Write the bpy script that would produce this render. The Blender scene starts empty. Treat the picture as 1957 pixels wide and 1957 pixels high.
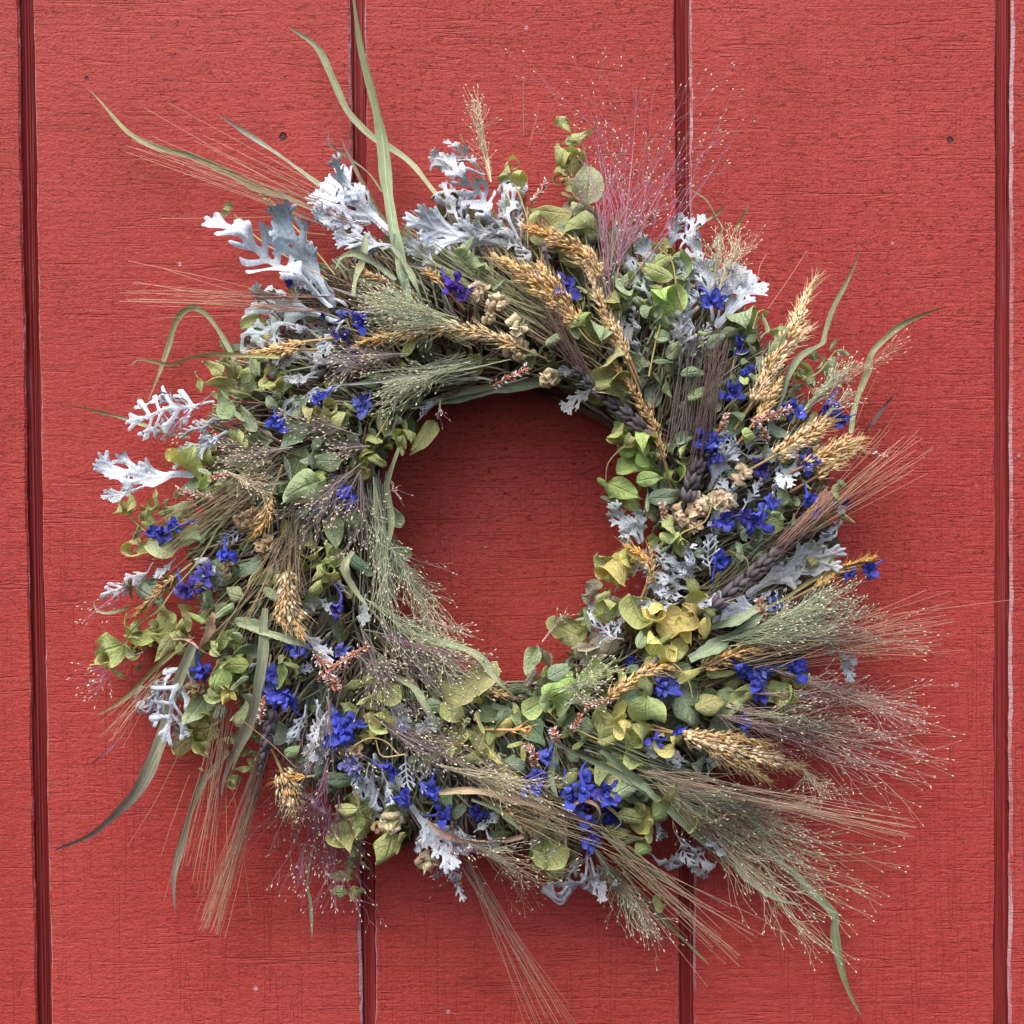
import bpy, math, random
import numpy as np
from mathutils import Matrix, Vector, Euler

random.seed(7)
rng = np.random.default_rng(7)
SC = bpy.context.scene
COL = SC.collection
R = math.radians

# ------------------------------------------------------------------ camera, sky, sun, exposure
PX = 1957.0
Z0 = 1.5                                   # height of the wreath's frame centre above the ground
FOV = R(48.0)
T = math.tan(FOV / 2)
D = 0.318 / T
cam_data = bpy.data.cameras.new('camera')
cam_data.angle = FOV
cam_data.sensor_fit = 'HORIZONTAL'
cam_data.clip_start = 0.01
cam_data.clip_end = 200
cam = bpy.data.objects.new('camera', cam_data)
COL.objects.link(cam)
PITCH, ROLL, YAW = R(-1.35), R(-0.48), R(-0.75)
CAMROT = Euler((R(90), 0, YAW), 'XYZ').to_matrix() @ Matrix.Rotation(PITCH, 3, 'X') @ Matrix.Rotation(ROLL, 3, 'Z')
CAMLOC = Vector((D * math.tan(YAW), -D, Z0 - D * math.tan(PITCH)))
cam.matrix_world = Matrix.Translation(CAMLOC) @ CAMROT.to_4x4()
SC.camera = cam

world = bpy.data.worlds.new('World')
SC.world = world
world.use_nodes = True
wn = world.node_tree
wn.nodes.clear()
sky = wn.nodes.new('ShaderNodeTexSky')
sky.sky_type = 'NISHITA'
sky.sun_disc = False
SUN_EL, SUN_AZ = R(60), R(205)             # azimuth measured from +Y (north) clockwise
sky.sun_elevation = SUN_EL
sky.sun_rotation = SUN_AZ
sky.dust_density = 4.0
sky.air_density = 0.8
sky.ozone_density = 0.6
bg = wn.nodes.new('ShaderNodeBackground')
bg.inputs['Strength'].default_value = 0.15
wo = wn.nodes.new('ShaderNodeOutputWorld')
wn.links.new(sky.outputs[0], bg.inputs['Color'])
wn.links.new(bg.outputs[0], wo.inputs['Surface'])

sun_data = bpy.data.lights.new('sun', 'SUN')
sun_data.energy = 1.5
sun_data.angle = R(58)
sun_data.color = (1.0, 0.975, 0.94)
sun = bpy.data.objects.new('sun', sun_data)
COL.objects.link(sun)
sdir = Vector((math.sin(SUN_AZ) * math.cos(SUN_EL), math.cos(SUN_AZ) * math.cos(SUN_EL), math.sin(SUN_EL)))
sun.rotation_euler = sdir.to_track_quat('Z', 'Y').to_euler()
sun.location = (0, -3, 4)

SC.view_settings.view_transform = 'Standard'
SC.view_settings.look = 'None'
SC.view_settings.gamma = 1.0
SC.view_settings.exposure = 0.90
SC.cycles.max_bounces = 6

# ------------------------------------------------------------------ measuring: photograph position + stand-off from the wall -> place
CR = np.array(CAMROT)
CL = np.array(CAMLOC)
S = 2 * T * D / PX                          # metres per photograph unit on the wall


def W(px, py, h=0.0):
    px, py, h = np.asarray(px, float), np.asarray(py, float), np.asarray(h, float)
    d = np.stack(np.broadcast_arrays((px / PX - 0.5) * 2 * T, (0.5 - py / PX) * 2 * T, -1.0), -1) @ CR.T
    s = (-h - CL[1]) / d[..., 1]
    return CL + d * s[..., None]


REG = dict(A=(100, 100, 600), B=(600, 100, 600), C=(1150, 300, 600), D=(100, 650, 600), E=(1100, 750, 600),
           F=(100, 1200, 600), G=(600, 1150, 600), H=(1150, 1300, 807), I=(700, 700, 550), J=(500, 480, 400), Z=(0, 0, 1957))


def U(reg, x, y):
    a, b, w = REG[reg]
    return a + x * w / 1932.0, b + y * w / 1932.0


def K(reg):
    return REG[reg][2] / 1932.0


CX, CY = 975.0, 1015.0


def polar(px, py):
    return math.hypot(px - CX, py - CY), math.atan2(CY - py, px - CX)


def Hh(px, py):
    """stand-off of the wreath's surface from the wall"""
    r, a = polar(px, py)
    q = 1 - ((r - 435) / 265.0) ** 2
    return 0.018 + 0.050 * math.sqrt(max(q, 0.0))


def field(px, py):
    """angle along which the stems lie at a place on the wreath"""
    r, a = polar(px, py)
    return a + R(24)


def size(px, h):
    return px * S * (D - h) / D


# ------------------------------------------------------------------ node helpers
def material(name, rough=0.8, spec=0.3):
    m = bpy.data.materials.new(name)
    m.use_nodes = True
    nt = m.node_tree
    b = nt.nodes['Principled BSDF']
    b.inputs['Roughness'].default_value = rough
    b.inputs['Specular IOR Level'].default_value = spec
    return m, nt, b


class NT:
    def __init__(self, nt):
        self.nt = nt

    def n(self, t, **kw):
        o = self.nt.nodes.new(t)
        for k, v in kw.items():
            setattr(o, k, v)
        return o

    def link(self, a, b):
        self.nt.links.new(a, b)

    def val(self, sock, v):
        if hasattr(v, 'is_linked') or hasattr(v, 'links'):
            self.link(v, sock)
        else:
            sock.default_value = v

    def math(self, op, a, b=0.0, c=None, clamp=False):
        o = self.n('ShaderNodeMath', operation=op, use_clamp=clamp)
        self.val(o.inputs[0], a)
        self.val(o.inputs[1], b)
        if c is not None:
            self.val(o.inputs[2], c)
        return o.outputs[0]

    def mix(self, f, a, b, blend='MIX'):
        o = self.n('ShaderNodeMix', data_type='RGBA', blend_type=blend)
        self.val(o.inputs[0], f)
        self.val(o.inputs[6], a if not isinstance(a, tuple) else (*a, 1)[:4])
        self.val(o.inputs[7], b if not isinstance(b, tuple) else (*b, 1)[:4])
        return o.outputs[2]

    def ramp(self, v, lo, hi, a=0.0, b=1.0):
        o = self.n('ShaderNodeMapRange')
        o.interpolation_type = 'SMOOTHSTEP'
        self.val(o.inputs['Value'], v)
        o.inputs['From Min'].default_value = lo
        o.inputs['From Max'].default_value = hi
        o.inputs['To Min'].default_value = a
        o.inputs['To Max'].default_value = b
        return o.outputs[0]

    def noise(self, vec, scale, detail=2.0, rough=0.5, dist=0.0, out=0):
        o = self.n('ShaderNodeTexNoise')
        if vec is not None:
            self.link(vec, o.inputs['Vector'])
        o.inputs['Scale'].default_value = scale
        o.inputs['Detail'].default_value = detail
        o.inputs['Roughness'].default_value = rough
        o.inputs['Distortion'].default_value = dist
        return o.outputs[out]

    def mapv(self, vec, scale, loc=(0, 0, 0)):
        o = self.n('ShaderNodeMapping')
        self.link(vec, o.inputs['Vector'])
        o.inputs['Scale'].default_value = scale
        o.inputs['Location'].default_value = loc
        return o.outputs[0]

    def bump(self, h, dist, strength=1.0, normal=None):
        o = self.n('ShaderNodeBump')
        o.inputs['Strength'].default_value = strength
        o.inputs['Distance'].default_value = dist
        self.link(h, o.inputs['Height'])
        if normal is not None:
            self.link(normal, o.inputs['Normal'])
        return o.outputs[0]


# ------------------------------------------------------------------ wall materials
def paint_material(name, edge_wear=None, groove=False):
    m, nt, b = material(name, 0.62, 0.32)
    g = NT(nt)
    geo = g.n('ShaderNodeNewGeometry').outputs['Position']
    oi = g.n('ShaderNodeObjectInfo').outputs['Random']
    off = g.n('ShaderNodeVectorMath', operation='MULTIPLY_ADD')
    g.link(geo, off.inputs[0])
    off.inputs[1].default_value = (1, 1, 1)
    cmb = g.n('ShaderNodeCombineXYZ')
    g.link(g.math('MULTIPLY', oi, 3.0), cmb.inputs[1])
    g.link(cmb.outputs[0], off.inputs[2])
    P = off.outputs[0]
    sep = g.n('ShaderNodeSeparateXYZ')
    g.link(geo, sep.inputs[0])
    # tone drift of the paint film
    big = g.noise(P, 6.0, 3, 0.55)
    col = g.mix(g.ramp(big, 0.3, 0.7), (0.360, 0.034, 0.025), (0.420, 0.048, 0.036))
    col = g.mix(g.math('MULTIPLY', oi, 0.5), col, (0.36, 0.033, 0.025))
    fine = g.noise(P, 420.0, 3, 0.6)
    col = g.mix(g.math('MULTIPLY', g.ramp(fine, 0.35, 0.75), 0.35), col, (0.52, 0.092, 0.078))
    strk = g.noise(g.mapv(P, (26, 1, 2.2), (6, 2, 7)), 1.0, 4, 0.6)
    col = g.mix(g.ramp(strk, 0.52, 0.72, 0, 0.30), col, (0.30, 0.030, 0.026))
    scuf = g.noise(g.mapv(P, (22, 1, 60), (1, 9, 3)), 1.0, 4, 0.65)
    col = g.mix(g.ramp(scuf, 0.56, 0.72, 0, 0.6), col, (0.29, 0.030, 0.027))
    col = g.mix(g.ramp(g.noise(P, 3.0, 3, 0.6), 0.5, 0.75, 0, 0.35), col, (0.50, 0.090, 0.080))
    if groove:
        lines = g.noise(g.mapv(P, (900, 1, 6)), 1.0, 2, 0.5)
        col = g.mix(g.ramp(lines, 0.4, 0.75, 0.0, 0.7), (0.22, 0.020, 0.018), (0.36, 0.058, 0.056))  # same red as the boards, darkened to paint in the recess shade
        pale = g.ramp(g.noise(g.mapv(P, (700, 1, 10), (3, 0, 1)), 1.0, 2, 0.6), 0.60, 0.78, 0, 0.5)
        col = g.mix(pale, col, (0.42, 0.22, 0.23))
        h = lines
        nrm = g.bump(h, 0.0012, 0.9)
    else:
        # saw marks running across, ragged checks, long grain cracks
        warp = g.noise(P, 55.0, 2, 0.5, 0, 1)
        wv = g.n('ShaderNodeVectorMath', operation='MULTIPLY_ADD')
        g.link(warp, wv.inputs[0])
        wv.inputs[1].default_value = (0.004, 0, 0.004)
        g.link(P, wv.inputs[2])
        PW = wv.outputs[0]
        lv = g.n('ShaderNodeVectorMath', operation='MULTIPLY_ADD')
        g.link(g.noise(P, 160.0, 2, 0.6, 0, 1), lv.inputs[0])
        lv.inputs[1].default_value = (0.0012, 0, 0.0012)
        g.link(P, lv.inputs[2])
        PL = lv.outputs[0]
        saw = g.noise(g.mapv(PL, (85, 1, 430)), 1.0, 4, 0.66)
        saw2 = g.noise(P, 620.0, 4, 0.68)
        chk = g.noise(g.mapv(PW, (210, 1, 560), (2, 5, 9)), 1.0, 4, 0.72, 1.2)
        zone = g.noise(g.mapv(P, (3.2, 1, 7.5), (7, 1, 3)), 1.0, 3, 0.6)
        upper = g.ramp(sep.outputs[2], Z0 - 0.22, Z0 + 0.12, 0.30, 1.0)
        right = g.ramp(sep.outputs[0], -0.25, 0.2, 0.75, 1.0)
        zmask = g.math('MULTIPLY', g.ramp(zone, 0.34, 0.60, 0.2, 1.0), g.math('MULTIPLY', upper, right))
        checks = g.math('MULTIPLY', g.ramp(chk, 0.41, 0.33), zmask)
        line_h = g.math('ABSOLUTE', g.math('SUBTRACT', g.noise(g.mapv(PL, (7, 1, 250), (1, 1, 4)), 1.0, 1, 0.5), 0.5))
        hl = g.math('MULTIPLY', g.ramp(line_h, 0.026, 0.0), g.ramp(g.noise(g.mapv(P, (45, 1, 90), (3, 3, 3)), 1.0, 3, 0.6), 0.36, 0.58))
        line_v = g.math('ABSOLUTE', g.math('SUBTRACT', g.noise(g.mapv(PL, (230, 1, 8.0), (4, 8, 2)), 1.0, 0, 0.5), 0.5))
        lower = g.ramp(sep.outputs[2], Z0 + 0.2, Z0 - 0.25, 0.45, 1.0)
        vl = g.math('MULTIPLY', g.math('MULTIPLY', g.ramp(line_v, 0.016, 0.0), lower),
                    g.ramp(g.noise(g.mapv(P, (90, 1, 9), (8, 3, 1)), 1.0, 3, 0.6), 0.42, 0.58))
        crack = g.math('MAXIMUM', checks, g.math('MAXIMUM', g.math('MULTIPLY', hl, 0.30), g.math('MULTIPLY', vl, 0.30)))
        # the dirt that sits in the open checks
        col = g.mix(g.math('MULTIPLY', crack, 0.42), col, (0.15, 0.015, 0.015))
        # specks of bird lime / seed chaff on the paint
        vor = g.n('ShaderNodeTexVoronoi')
        g.link(PW, vor.inputs['Vector'])
        vor.inputs['Scale'].default_value = 75
        keep = g.n('ShaderNodeSeparateColor')
        g.link(vor.outputs['Color'], keep.inputs[0])
        sp = g.math('MULTIPLY', g.ramp(vor.outputs['Distance'], 0.13, 0.07), g.math('GREATER_THAN', keep.outputs[0], 0.87))
        sp = g.math('MULTIPLY', sp, g.ramp(g.noise(P, 9.0, 2), 0.46, 0.58))
        col = g.mix(g.math('MULTIPLY', sp, 0.7), col, (0.62, 0.42, 0.43))
        # two small bare knots
        h = g.math('ADD', g.math('MULTIPLY', saw, 0.62), g.math('MULTIPLY', saw2, 0.8))
        h = g.math('SUBTRACT', h, g.math('MULTIPLY', crack, 1.3))
        h = g.math('ADD', h, g.math('MULTIPLY', fine, 0.16))
        for (kx, ky, kr) in ((540, 262, 8.5), (1816, 268, 7.0), (166, 150, 4)):
            c = W(kx, ky, 0)
            vd = g.n('ShaderNodeVectorMath', operation='DISTANCE')
            g.link(g_warp_pos(g, geo), vd.inputs[0])
            vd.inputs[1].default_value = (c[0], 0.0, c[2])
            k = g.ramp(vd.outputs['Value'], kr * S * 1.15, kr * S * 0.75)
            col = g.mix(k, col, (0.075, 0.022, 0.020))
            h = g.math('SUBTRACT', h, g.math('MULTIPLY', k, 2.0))
        nrm = g.bump(h, 0.0010, 1.0)
    if edge_wear is not None:
        w = g.ramp(g.noise(g.mapv(P, (600, 600, 40)), 1.0, 5, 0.68), 0.5 - edge_wear * 0.30, 0.66 - edge_wear * 0.30)
        w = g.math('MULTIPLY', w, g.ramp(g.noise(g.mapv(P, (1, 1, 5), (2, 2, 2)), 1.0, 3, 0.6), 0.36, 0.60, 0.15, 1.0))
        col = g.mix(g.math('MULTIPLY', w, 0.9), col, (0.55, 0.37, 0.40))
    g.link(col, b.inputs['Base Color'])
    g.link(nrm, b.inputs['Normal'])
    return m


def g_warp_pos(g, geo):
    sep = g.n('ShaderNodeSeparateXYZ')
    g.link(geo, sep.inputs[0])
    c = g.n('ShaderNodeCombineXYZ')
    nz = g.noise(geo, 260.0, 2, 0.6)
    g.link(g.math('MULTIPLY_ADD', nz, 0.007, g.math('SUBTRACT', sep.outputs[0], 0.0035)), c.inputs[0])
    g.link(sep.outputs[2], c.inputs[2])
    return c.outputs[0]


# ------------------------------------------------------------------ mesh helpers
class MB:
    def __init__(self):
        self.v, self.f, self.c, self.p = [], [], [], []
        self.n = 0

    def add(self, verts, faces, col=None, p2=None):
        verts = np.asarray(verts, float).reshape(-1, 3)
        k = len(verts)
        self.v.append(verts)
        self.f.extend([tuple(i + self.n for i in f) for f in faces])
        self.c.append(np.broadcast_to(np.asarray((1, 1, 1) if col is None else col, float), (k, 3)))
        self.p.append(np.zeros((k, 3)) if p2 is None else np.asarray(p2, float))
        self.n += k

    def mesh(self, name, mat, smooth=True):
        me = bpy.data.meshes.new(name)
        V = np.concatenate(self.v)
        me.from_pydata(V.tolist(), [], self.f)
        C = np.ones((self.n, 4))
        C[:, :3] = np.concatenate(self.c)
        a = me.attributes.new('Col', 'FLOAT_COLOR', 'POINT')
        a.data.foreach_set('color', C.ravel())
        a = me.attributes.new('P2', 'FLOAT_VECTOR', 'POINT')
        a.data.foreach_set('vector', np.concatenate(self.p).ravel())
        if smooth:
            me.polygons.foreach_set('use_smooth', [True] * len(me.polygons))
        if mat:
            me.materials.append(mat)
        me.update()
        return me

    def build(self, name, mat, parent=None, kind=None, smooth=True):
        return link(name, self.mesh(name, mat, smooth), parent, kind)


def link(name, me, parent=None, kind=None):
    o = bpy.data.objects.new(name, me)
    COL.objects.link(o)
    if parent is not None:
        o.parent = parent
    if kind:
        o['kind'] = kind
    return o


def smooth_line(pts, n):
    """Catmull-Rom through the given points (any dimension), n samples evenly spaced in parameter"""
    P = np.asarray(pts, float)
    if len(P) == 2:
        t = np.linspace(0, 1, n)[:, None]
        return P[0] * (1 - t) + P[1] * t
    Q = np.vstack([2 * P[0] - P[1], P, 2 * P[-1] - P[-2]])
    d = np.r_[0, np.cumsum(np.linalg.norm(np.diff(P, axis=0), axis=1))]
    tt = np.linspace(0, d[-1], n)
    i = np.clip(np.searchsorted(d, tt, 'right') - 1, 0, len(P) - 2)
    u = ((tt - d[i]) / (d[i + 1] - d[i]))[:, None]
    a, b, c, e = Q[i], Q[i + 1], Q[i + 2], Q[i + 3]
    return 0.5 * (2 * b + (c - a) * u + (2 * a - 5 * b + 4 * c - e) * u ** 2 + (3 * b - a - 3 * c + e) * u ** 3)


def frames(P):
    t = np.gradient(P, axis=0)
    t /= np.linalg.norm(t, axis=1)[:, None] + 1e-12
    ref = np.array([0.03, -1.0, 0.02])
    s = np.cross(t, ref)
    s /= np.linalg.norm(s, axis=1)[:, None] + 1e-12
    n = np.cross(s, t)
    return t, s, n


def tube(mb, P, rad, col, sides=3):
    P = np.asarray(P, float)
    N = len(P)
    t, s, n = frames(P)
    rad = np.broadcast_to(np.asarray(rad, float), (N,))
    a = np.linspace(0, 2 * math.pi, sides, endpoint=False) + 0.5
    ring = s[:, None, :] * np.cos(a)[None, :, None] + n[:, None, :] * np.sin(a)[None, :, None]
    V = P[:, None, :] + ring * rad[:, None, None]
    F = []
    for i in range(N - 1):
        for j in range(sides):
            k = (j + 1) % sides
            F.append((i * sides + j, i * sides + k, (i + 1) * sides + k, (i + 1) * sides + j))
    c = np.asarray(col, float)
    if c.ndim == 2:
        c = np.repeat(c, sides, axis=0)
    mb.add(V.reshape(-1, 3), F, c)


def ramp_col(c0, c1, n, power=1.0):
    t = (np.linspace(0, 1, n) ** power)[:, None]
    return np.asarray(c0) * (1 - t) + np.asarray(c1) * t


_EL = {}


def grain_shape(sides=5, rings=3):
    key = (sides, rings)
    if key not in _EL:
        V, F = [(0, -0.5, 0)], []
        for i in range(1, rings + 1):
            u = i / (rings + 1)
            r = math.sin(math.pi * u ** 0.85)
            for j in range(sides):
                a = 2 * math.pi * j / sides
                V.append((0.5 * r * math.cos(a), u - 0.5, 0.5 * r * math.sin(a)))
        V.append((0, 0.5, 0))
        for j in range(sides):
            k = (j + 1) % sides
            F.append((0, 1 + k, 1 + j))
            for i in range(rings - 1):
                a = 1 + i * sides
                F.append((a + j, a + k, a + sides + k, a + sides + j))
            a = 1 + (rings - 1) * sides
            F.append((a + j, a + k, len(V) - 1))
        _EL[key] = (np.array(V), F)
    return _EL[key]


def grain(mb, c, d, length, width, col, sides=4, rings=2):
    V, F = grain_shape(sides, rings)
    d = np.asarray(d, float)
    d = d / (np.linalg.norm(d) + 1e-12)
    ref = np.array([0.1, -0.95, 0.2])
    x = np.cross(d, ref)
    x /= np.linalg.norm(x) + 1e-12
    z = np.cross(x, d)
    M = np.stack([x * width, d * length, z * width])
    mb.add(V @ M + np.asarray(c), F, col)


def vary(c, k=0.15):
    f = 1 + random.uniform(-k, k)
    return tuple(max(0.0, x * f * (1 + random.uniform(-k, k) * 0.4)) for x in c)


def attr_color(g):
    a = g.n('ShaderNodeAttribute', attribute_name='Col')
    return a.outputs['Color']


# ------------------------------------------------------------------ plant materials
def leaf_material(name, per_object=True):
    m, nt, b = material(name, 0.72, 0.25)
    g = NT(nt)
    if per_object:
        oi = g.n('ShaderNodeObjectInfo')
        base = oi.outputs['Color']
        tc = g.n('ShaderNodeTexCoord').outputs['Object']
        va = g.n('ShaderNodeVectorMath', operation='ADD')
        g.link(tc, va.inputs[0])
        cx = g.n('ShaderNodeCombineXYZ')
        g.link(g.math('MULTIPLY', oi.outputs['Random'], 37.0), cx.inputs[0])
        g.link(cx.outputs[0], va.inputs[1])
        P = va.outputs[0]
        sc = 1.0
    else:
        base = attr_color(g)
        P = g.n('ShaderNodeNewGeometry').outputs['Position']
        sc = 55.0
    mot = g.noise(P, 4.0 * sc, 4, 0.65)
    col = g.mix(g.ramp(mot, 0.35, 0.75, 0, 0.55), base, g.mix(1.0, base, (1.14, 1.08, 0.82), 'MULTIPLY'))
    sp = g.noise(P, 15.0 * sc, 3, 0.6)
    col = g.mix(g.ramp(sp, 0.60, 0.74, 0, 0.7), col, g.mix(1.0, base, (0.55, 0.42, 0.36), 'MULTIPLY'))
    p2 = g.n('ShaderNodeAttribute', attribute_name='P2').outputs['Vector']
    s = g.n('ShaderNodeSeparateXYZ')
    g.link(p2, s.inputs[0])
    u, v = s.outputs[0], s.outputs[1]
    av = g.math('ABSOLUTE', v)
    mid = g.ramp(av, 0.11, 0.03)
    ph = g.math('MULTIPLY', g.math('SUBTRACT', u, g.math('MULTIPLY', av, 0.28)), 6.5)
    fr = g.math('ABSOLUTE', g.math('SUBTRACT', g.math('FRACT', ph), 0.5))
    side = g.math('MULTIPLY', g.ramp(fr, 0.07, 0.0), g.ramp(av, 0.95, 0.5))
    vein = g.math('MAXIMUM', mid, g.math('MULTIPLY', side, 0.6))
    col = g.mix(g.math('MULTIPLY', vein, 0.35), col, g.mix(1.0, base, (1.35, 1.3, 1.2), 'MULTIPLY'))
    rim = g.ramp(av, 0.84, 0.99, 0, 0.5)
    col = g.mix(rim, col, g.mix(1.0, base, (1.5, 1.4, 0.95), 'MULTIPLY'))
    back = g.n('ShaderNodeNewGeometry').outputs['Backfacing']
    col = g.mix(g.math('MULTIPLY', back, 0.5), col, g.mix(1.0, base, (1.15, 1.12, 1.05), 'MULTIPLY'))
    g.link(col, b.inputs['Base Color'])
    hh = g.math('ADD', g.math('MULTIPLY', vein, -0.8), g.math('ADD', g.math('MULTIPLY', mot, 1.6), g.math('MULTIPLY', sp, 0.8)))
    g.link(g.bump(hh, 0.0011, 0.9), b.inputs['Normal'])
    tr = g.n('ShaderNodeBsdfTranslucent')
    g.link(g.mix(1.0, col, (1.1, 1.1, 0.6), 'MULTIPLY'), tr.inputs['Color'])
    mx = g.n('ShaderNodeMixShader')
    mx.inputs[0].default_value = 0.22
    out = nt.nodes['Material Output']
    g.link(b.outputs[0], mx.inputs[1])
    g.link(tr.outputs[0], mx.inputs[2])
    g.link(mx.outputs[0], out.inputs['Surface'])
    return m


def felt_material():
    m, nt, b = material('silver_felt', 0.95, 0.15)
    g = NT(nt)
    oi = g.n('ShaderNodeObjectInfo')
    base = oi.outputs['Color']
    tc = g.n('ShaderNodeTexCoord').outputs['Object']
    p2 = g.n('ShaderNodeAttribute', attribute_name='P2').outputs['Vector']
    s = g.n('ShaderNodeSeparateXYZ')
    g.link(p2, s.inputs[0])
    edge, rib = s.outputs[0], s.outputs[1]
    n1 = g.noise(tc, 14.0, 4, 0.65)
    col = g.mix(g.ramp(n1, 0.35, 0.75, 0, 0.55), base, g.mix(1.0, base, (0.72, 0.76, 0.74), 'MULTIPLY'))
    col = g.mix(g.math('MULTIPLY', g.ramp(edge, 0.35, 0.0), 0.5), col, g.mix(1.0, base, (1.2, 1.2, 1.22), 'MULTIPLY'))
    col = g.mix(g.math('MULTIPLY', rib, 0.75), col, g.mix(1.0, base, (1.22, 1.22, 1.22), 'MULTIPLY'))
    g.link(col, b.inputs['Base Color'])
    b.inputs['Sheen Weight'].default_value = 0.25
    fz = g.noise(tc, 60.0, 3, 0.7)
    g.link(g.bump(g.math('ADD', g.math('MULTIPLY', n1, 1.6), g.math('MULTIPLY', fz, 0.6)), 0.0010, 0.8), b.inputs['Normal'])
    return m


def attr_material(name, rough=0.75, spec=0.25, mottle=0.35, scale=700.0, translucent=0.0, streak=False):
    m, nt, b = material(name, rough, spec)
    g = NT(nt)
    base = attr_color(g)
    P = g.n('ShaderNodeNewGeometry').outputs['Position']
    n1 = g.noise(P, scale, 3, 0.6)
    col = g.mix(g.ramp(n1, 0.3, 0.75, 0, mottle), base, g.mix(1.0, base, (0.6, 0.55, 0.5), 'MULTIPLY'))
    if streak:
        p2 = g.n('ShaderNodeAttribute', attribute_name='P2').outputs['Vector']
        ln = g.noise(g.mapv(p2, (1.6, 7.0, 1.0)), 1.0, 4, 0.65)
        col = g.mix(g.ramp(ln, 0.4, 0.65, 0, 0.75), col, g.mix(1.0, base, (0.55, 0.55, 0.48), 'MULTIPLY'))
        s = g.n('ShaderNodeSeparateXYZ')
        g.link(p2, s.inputs[0])
        av = g.math('ABSOLUTE', s.outputs[1])
        col = g.mix(g.ramp(av, 0.14, 0.04, 0, 0.5), col, g.mix(1.0, base, (1.35, 1.35, 1.25), 'MULTIPLY'))
        g.link(g.bump(ln, 0.0010, 0.8), b.inputs['Normal'])
    g.link(col, b.inputs['Base Color'])
    if translucent:
        tr = g.n('ShaderNodeBsdfTranslucent')
        g.link(col, tr.inputs['Color'])
        mx = g.n('ShaderNodeMixShader')
        mx.inputs[0].default_value = translucent
        g.link(b.outputs[0], mx.inputs[1])
        g.link(tr.outputs[0], mx.inputs[2])
        g.link(mx.outputs[0], nt.nodes['Material Output'].inputs['Surface'])
    return m


def petal_material(name, rough, vein=(0.7, 0.7, 0.9), tip=(1.6, 1.6, 1.25)):
    m, nt, b = material(name, rough, 0.25)
    g = NT(nt)
    oi = g.n('ShaderNodeObjectInfo')
    base = oi.outputs['Color']
    p2 = g.n('ShaderNodeAttribute', attribute_name='P2').outputs['Vector']
    tc = g.n('ShaderNodeTexCoord').outputs['Object']
    ln = g.noise(g.mapv(p2, (2.0, 7.0, 1.0)), 1.0, 3, 0.65)
    n1 = g.noise(tc, 5.0, 3, 0.6)
    col = g.mix(g.ramp(ln, 0.4, 0.65, 0, 0.65), base, g.mix(1.0, base, vein, 'MULTIPLY'))
    col = g.mix(g.ramp(n1, 0.5, 0.75, 0, 0.6), col, g.mix(1.0, base, tip, 'MULTIPLY'))
    g.link(col, b.inputs['Base Color'])
    g.link(g.bump(g.math('ADD', ln, n1), 0.0010, 0.9), b.inputs['Normal'])
    tr = g.n('ShaderNodeBsdfTranslucent')
    g.link(col, tr.inputs['Color'])
    mx = g.n('ShaderNodeMixShader')
    mx.inputs[0].default_value = 0.12
    g.link(b.outputs[0], mx.inputs[1])
    g.link(tr.outputs[0], mx.inputs[2])
    g.link(mx.outputs[0], nt.nodes['Material Output'].inputs['Surface'])
    return m


M_LEAF = leaf_material('dried_leaf', True)
M_LEAVES = leaf_material('dried_leaf_mass', False)
M_FELT = felt_material()
M_STEM = attr_material('dry_stem', 0.8, 0.2)
M_BLADE = attr_material('grass_blade_skin', 0.65, 0.3, 0.3, 300, 0.12, True)
M_GRAIN = attr_material('grain_husk', 0.6, 0.3, 0.4, 900)
M_PETAL = petal_material('blue_petal', 0.7)
M_CREAM = petal_material('cream_petal', 0.85, (0.82, 0.74, 0.62), (1.12, 1.12, 1.12))

# ------------------------------------------------------------------ the wall of grooved siding
wall = bpy.data.objects.new('barn_wall', None)
COL.objects.link(wall)
wall.location = (0, 0, Z0)
wall['label'] = 'red painted rough wooden siding wall with vertical grooves behind the wreath'
wall['category'] = 'wall'
M_PAINT = paint_material('red_barn_paint')
M_GROOVE_SHADED = paint_material('red_groove_paint_shaded', None, True)  # board red with the groove's shade put into its colour
M_WEAR = [paint_material('worn_edge_paint_%s' % n, w) for n, w in (('light', -0.05), ('medium', 0.32), ('heavy', 0.55))]

# groove left lip and right lip on the photograph, top and bottom -> one wall x each
grooves = []
for (xl0, xr0, xl1, xr1) in ((35, 63, 70, 98), (667, 695, 694, 720), (1290, 1316, 1300, 1328), (1903, 1931, 1901, 1930)):
    a = (W(xl0, 0)[0] + W(xl1, PX)[0]) / 2
    b = (W(xr0, 0)[0] + W(xr1, PX)[0]) / 2
    grooves.append((a, b))
XL, XR, ZT, ZB = -0.62, 0.62, 0.62, -0.62
TH = 0.015
GD = 0.0062


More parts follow.
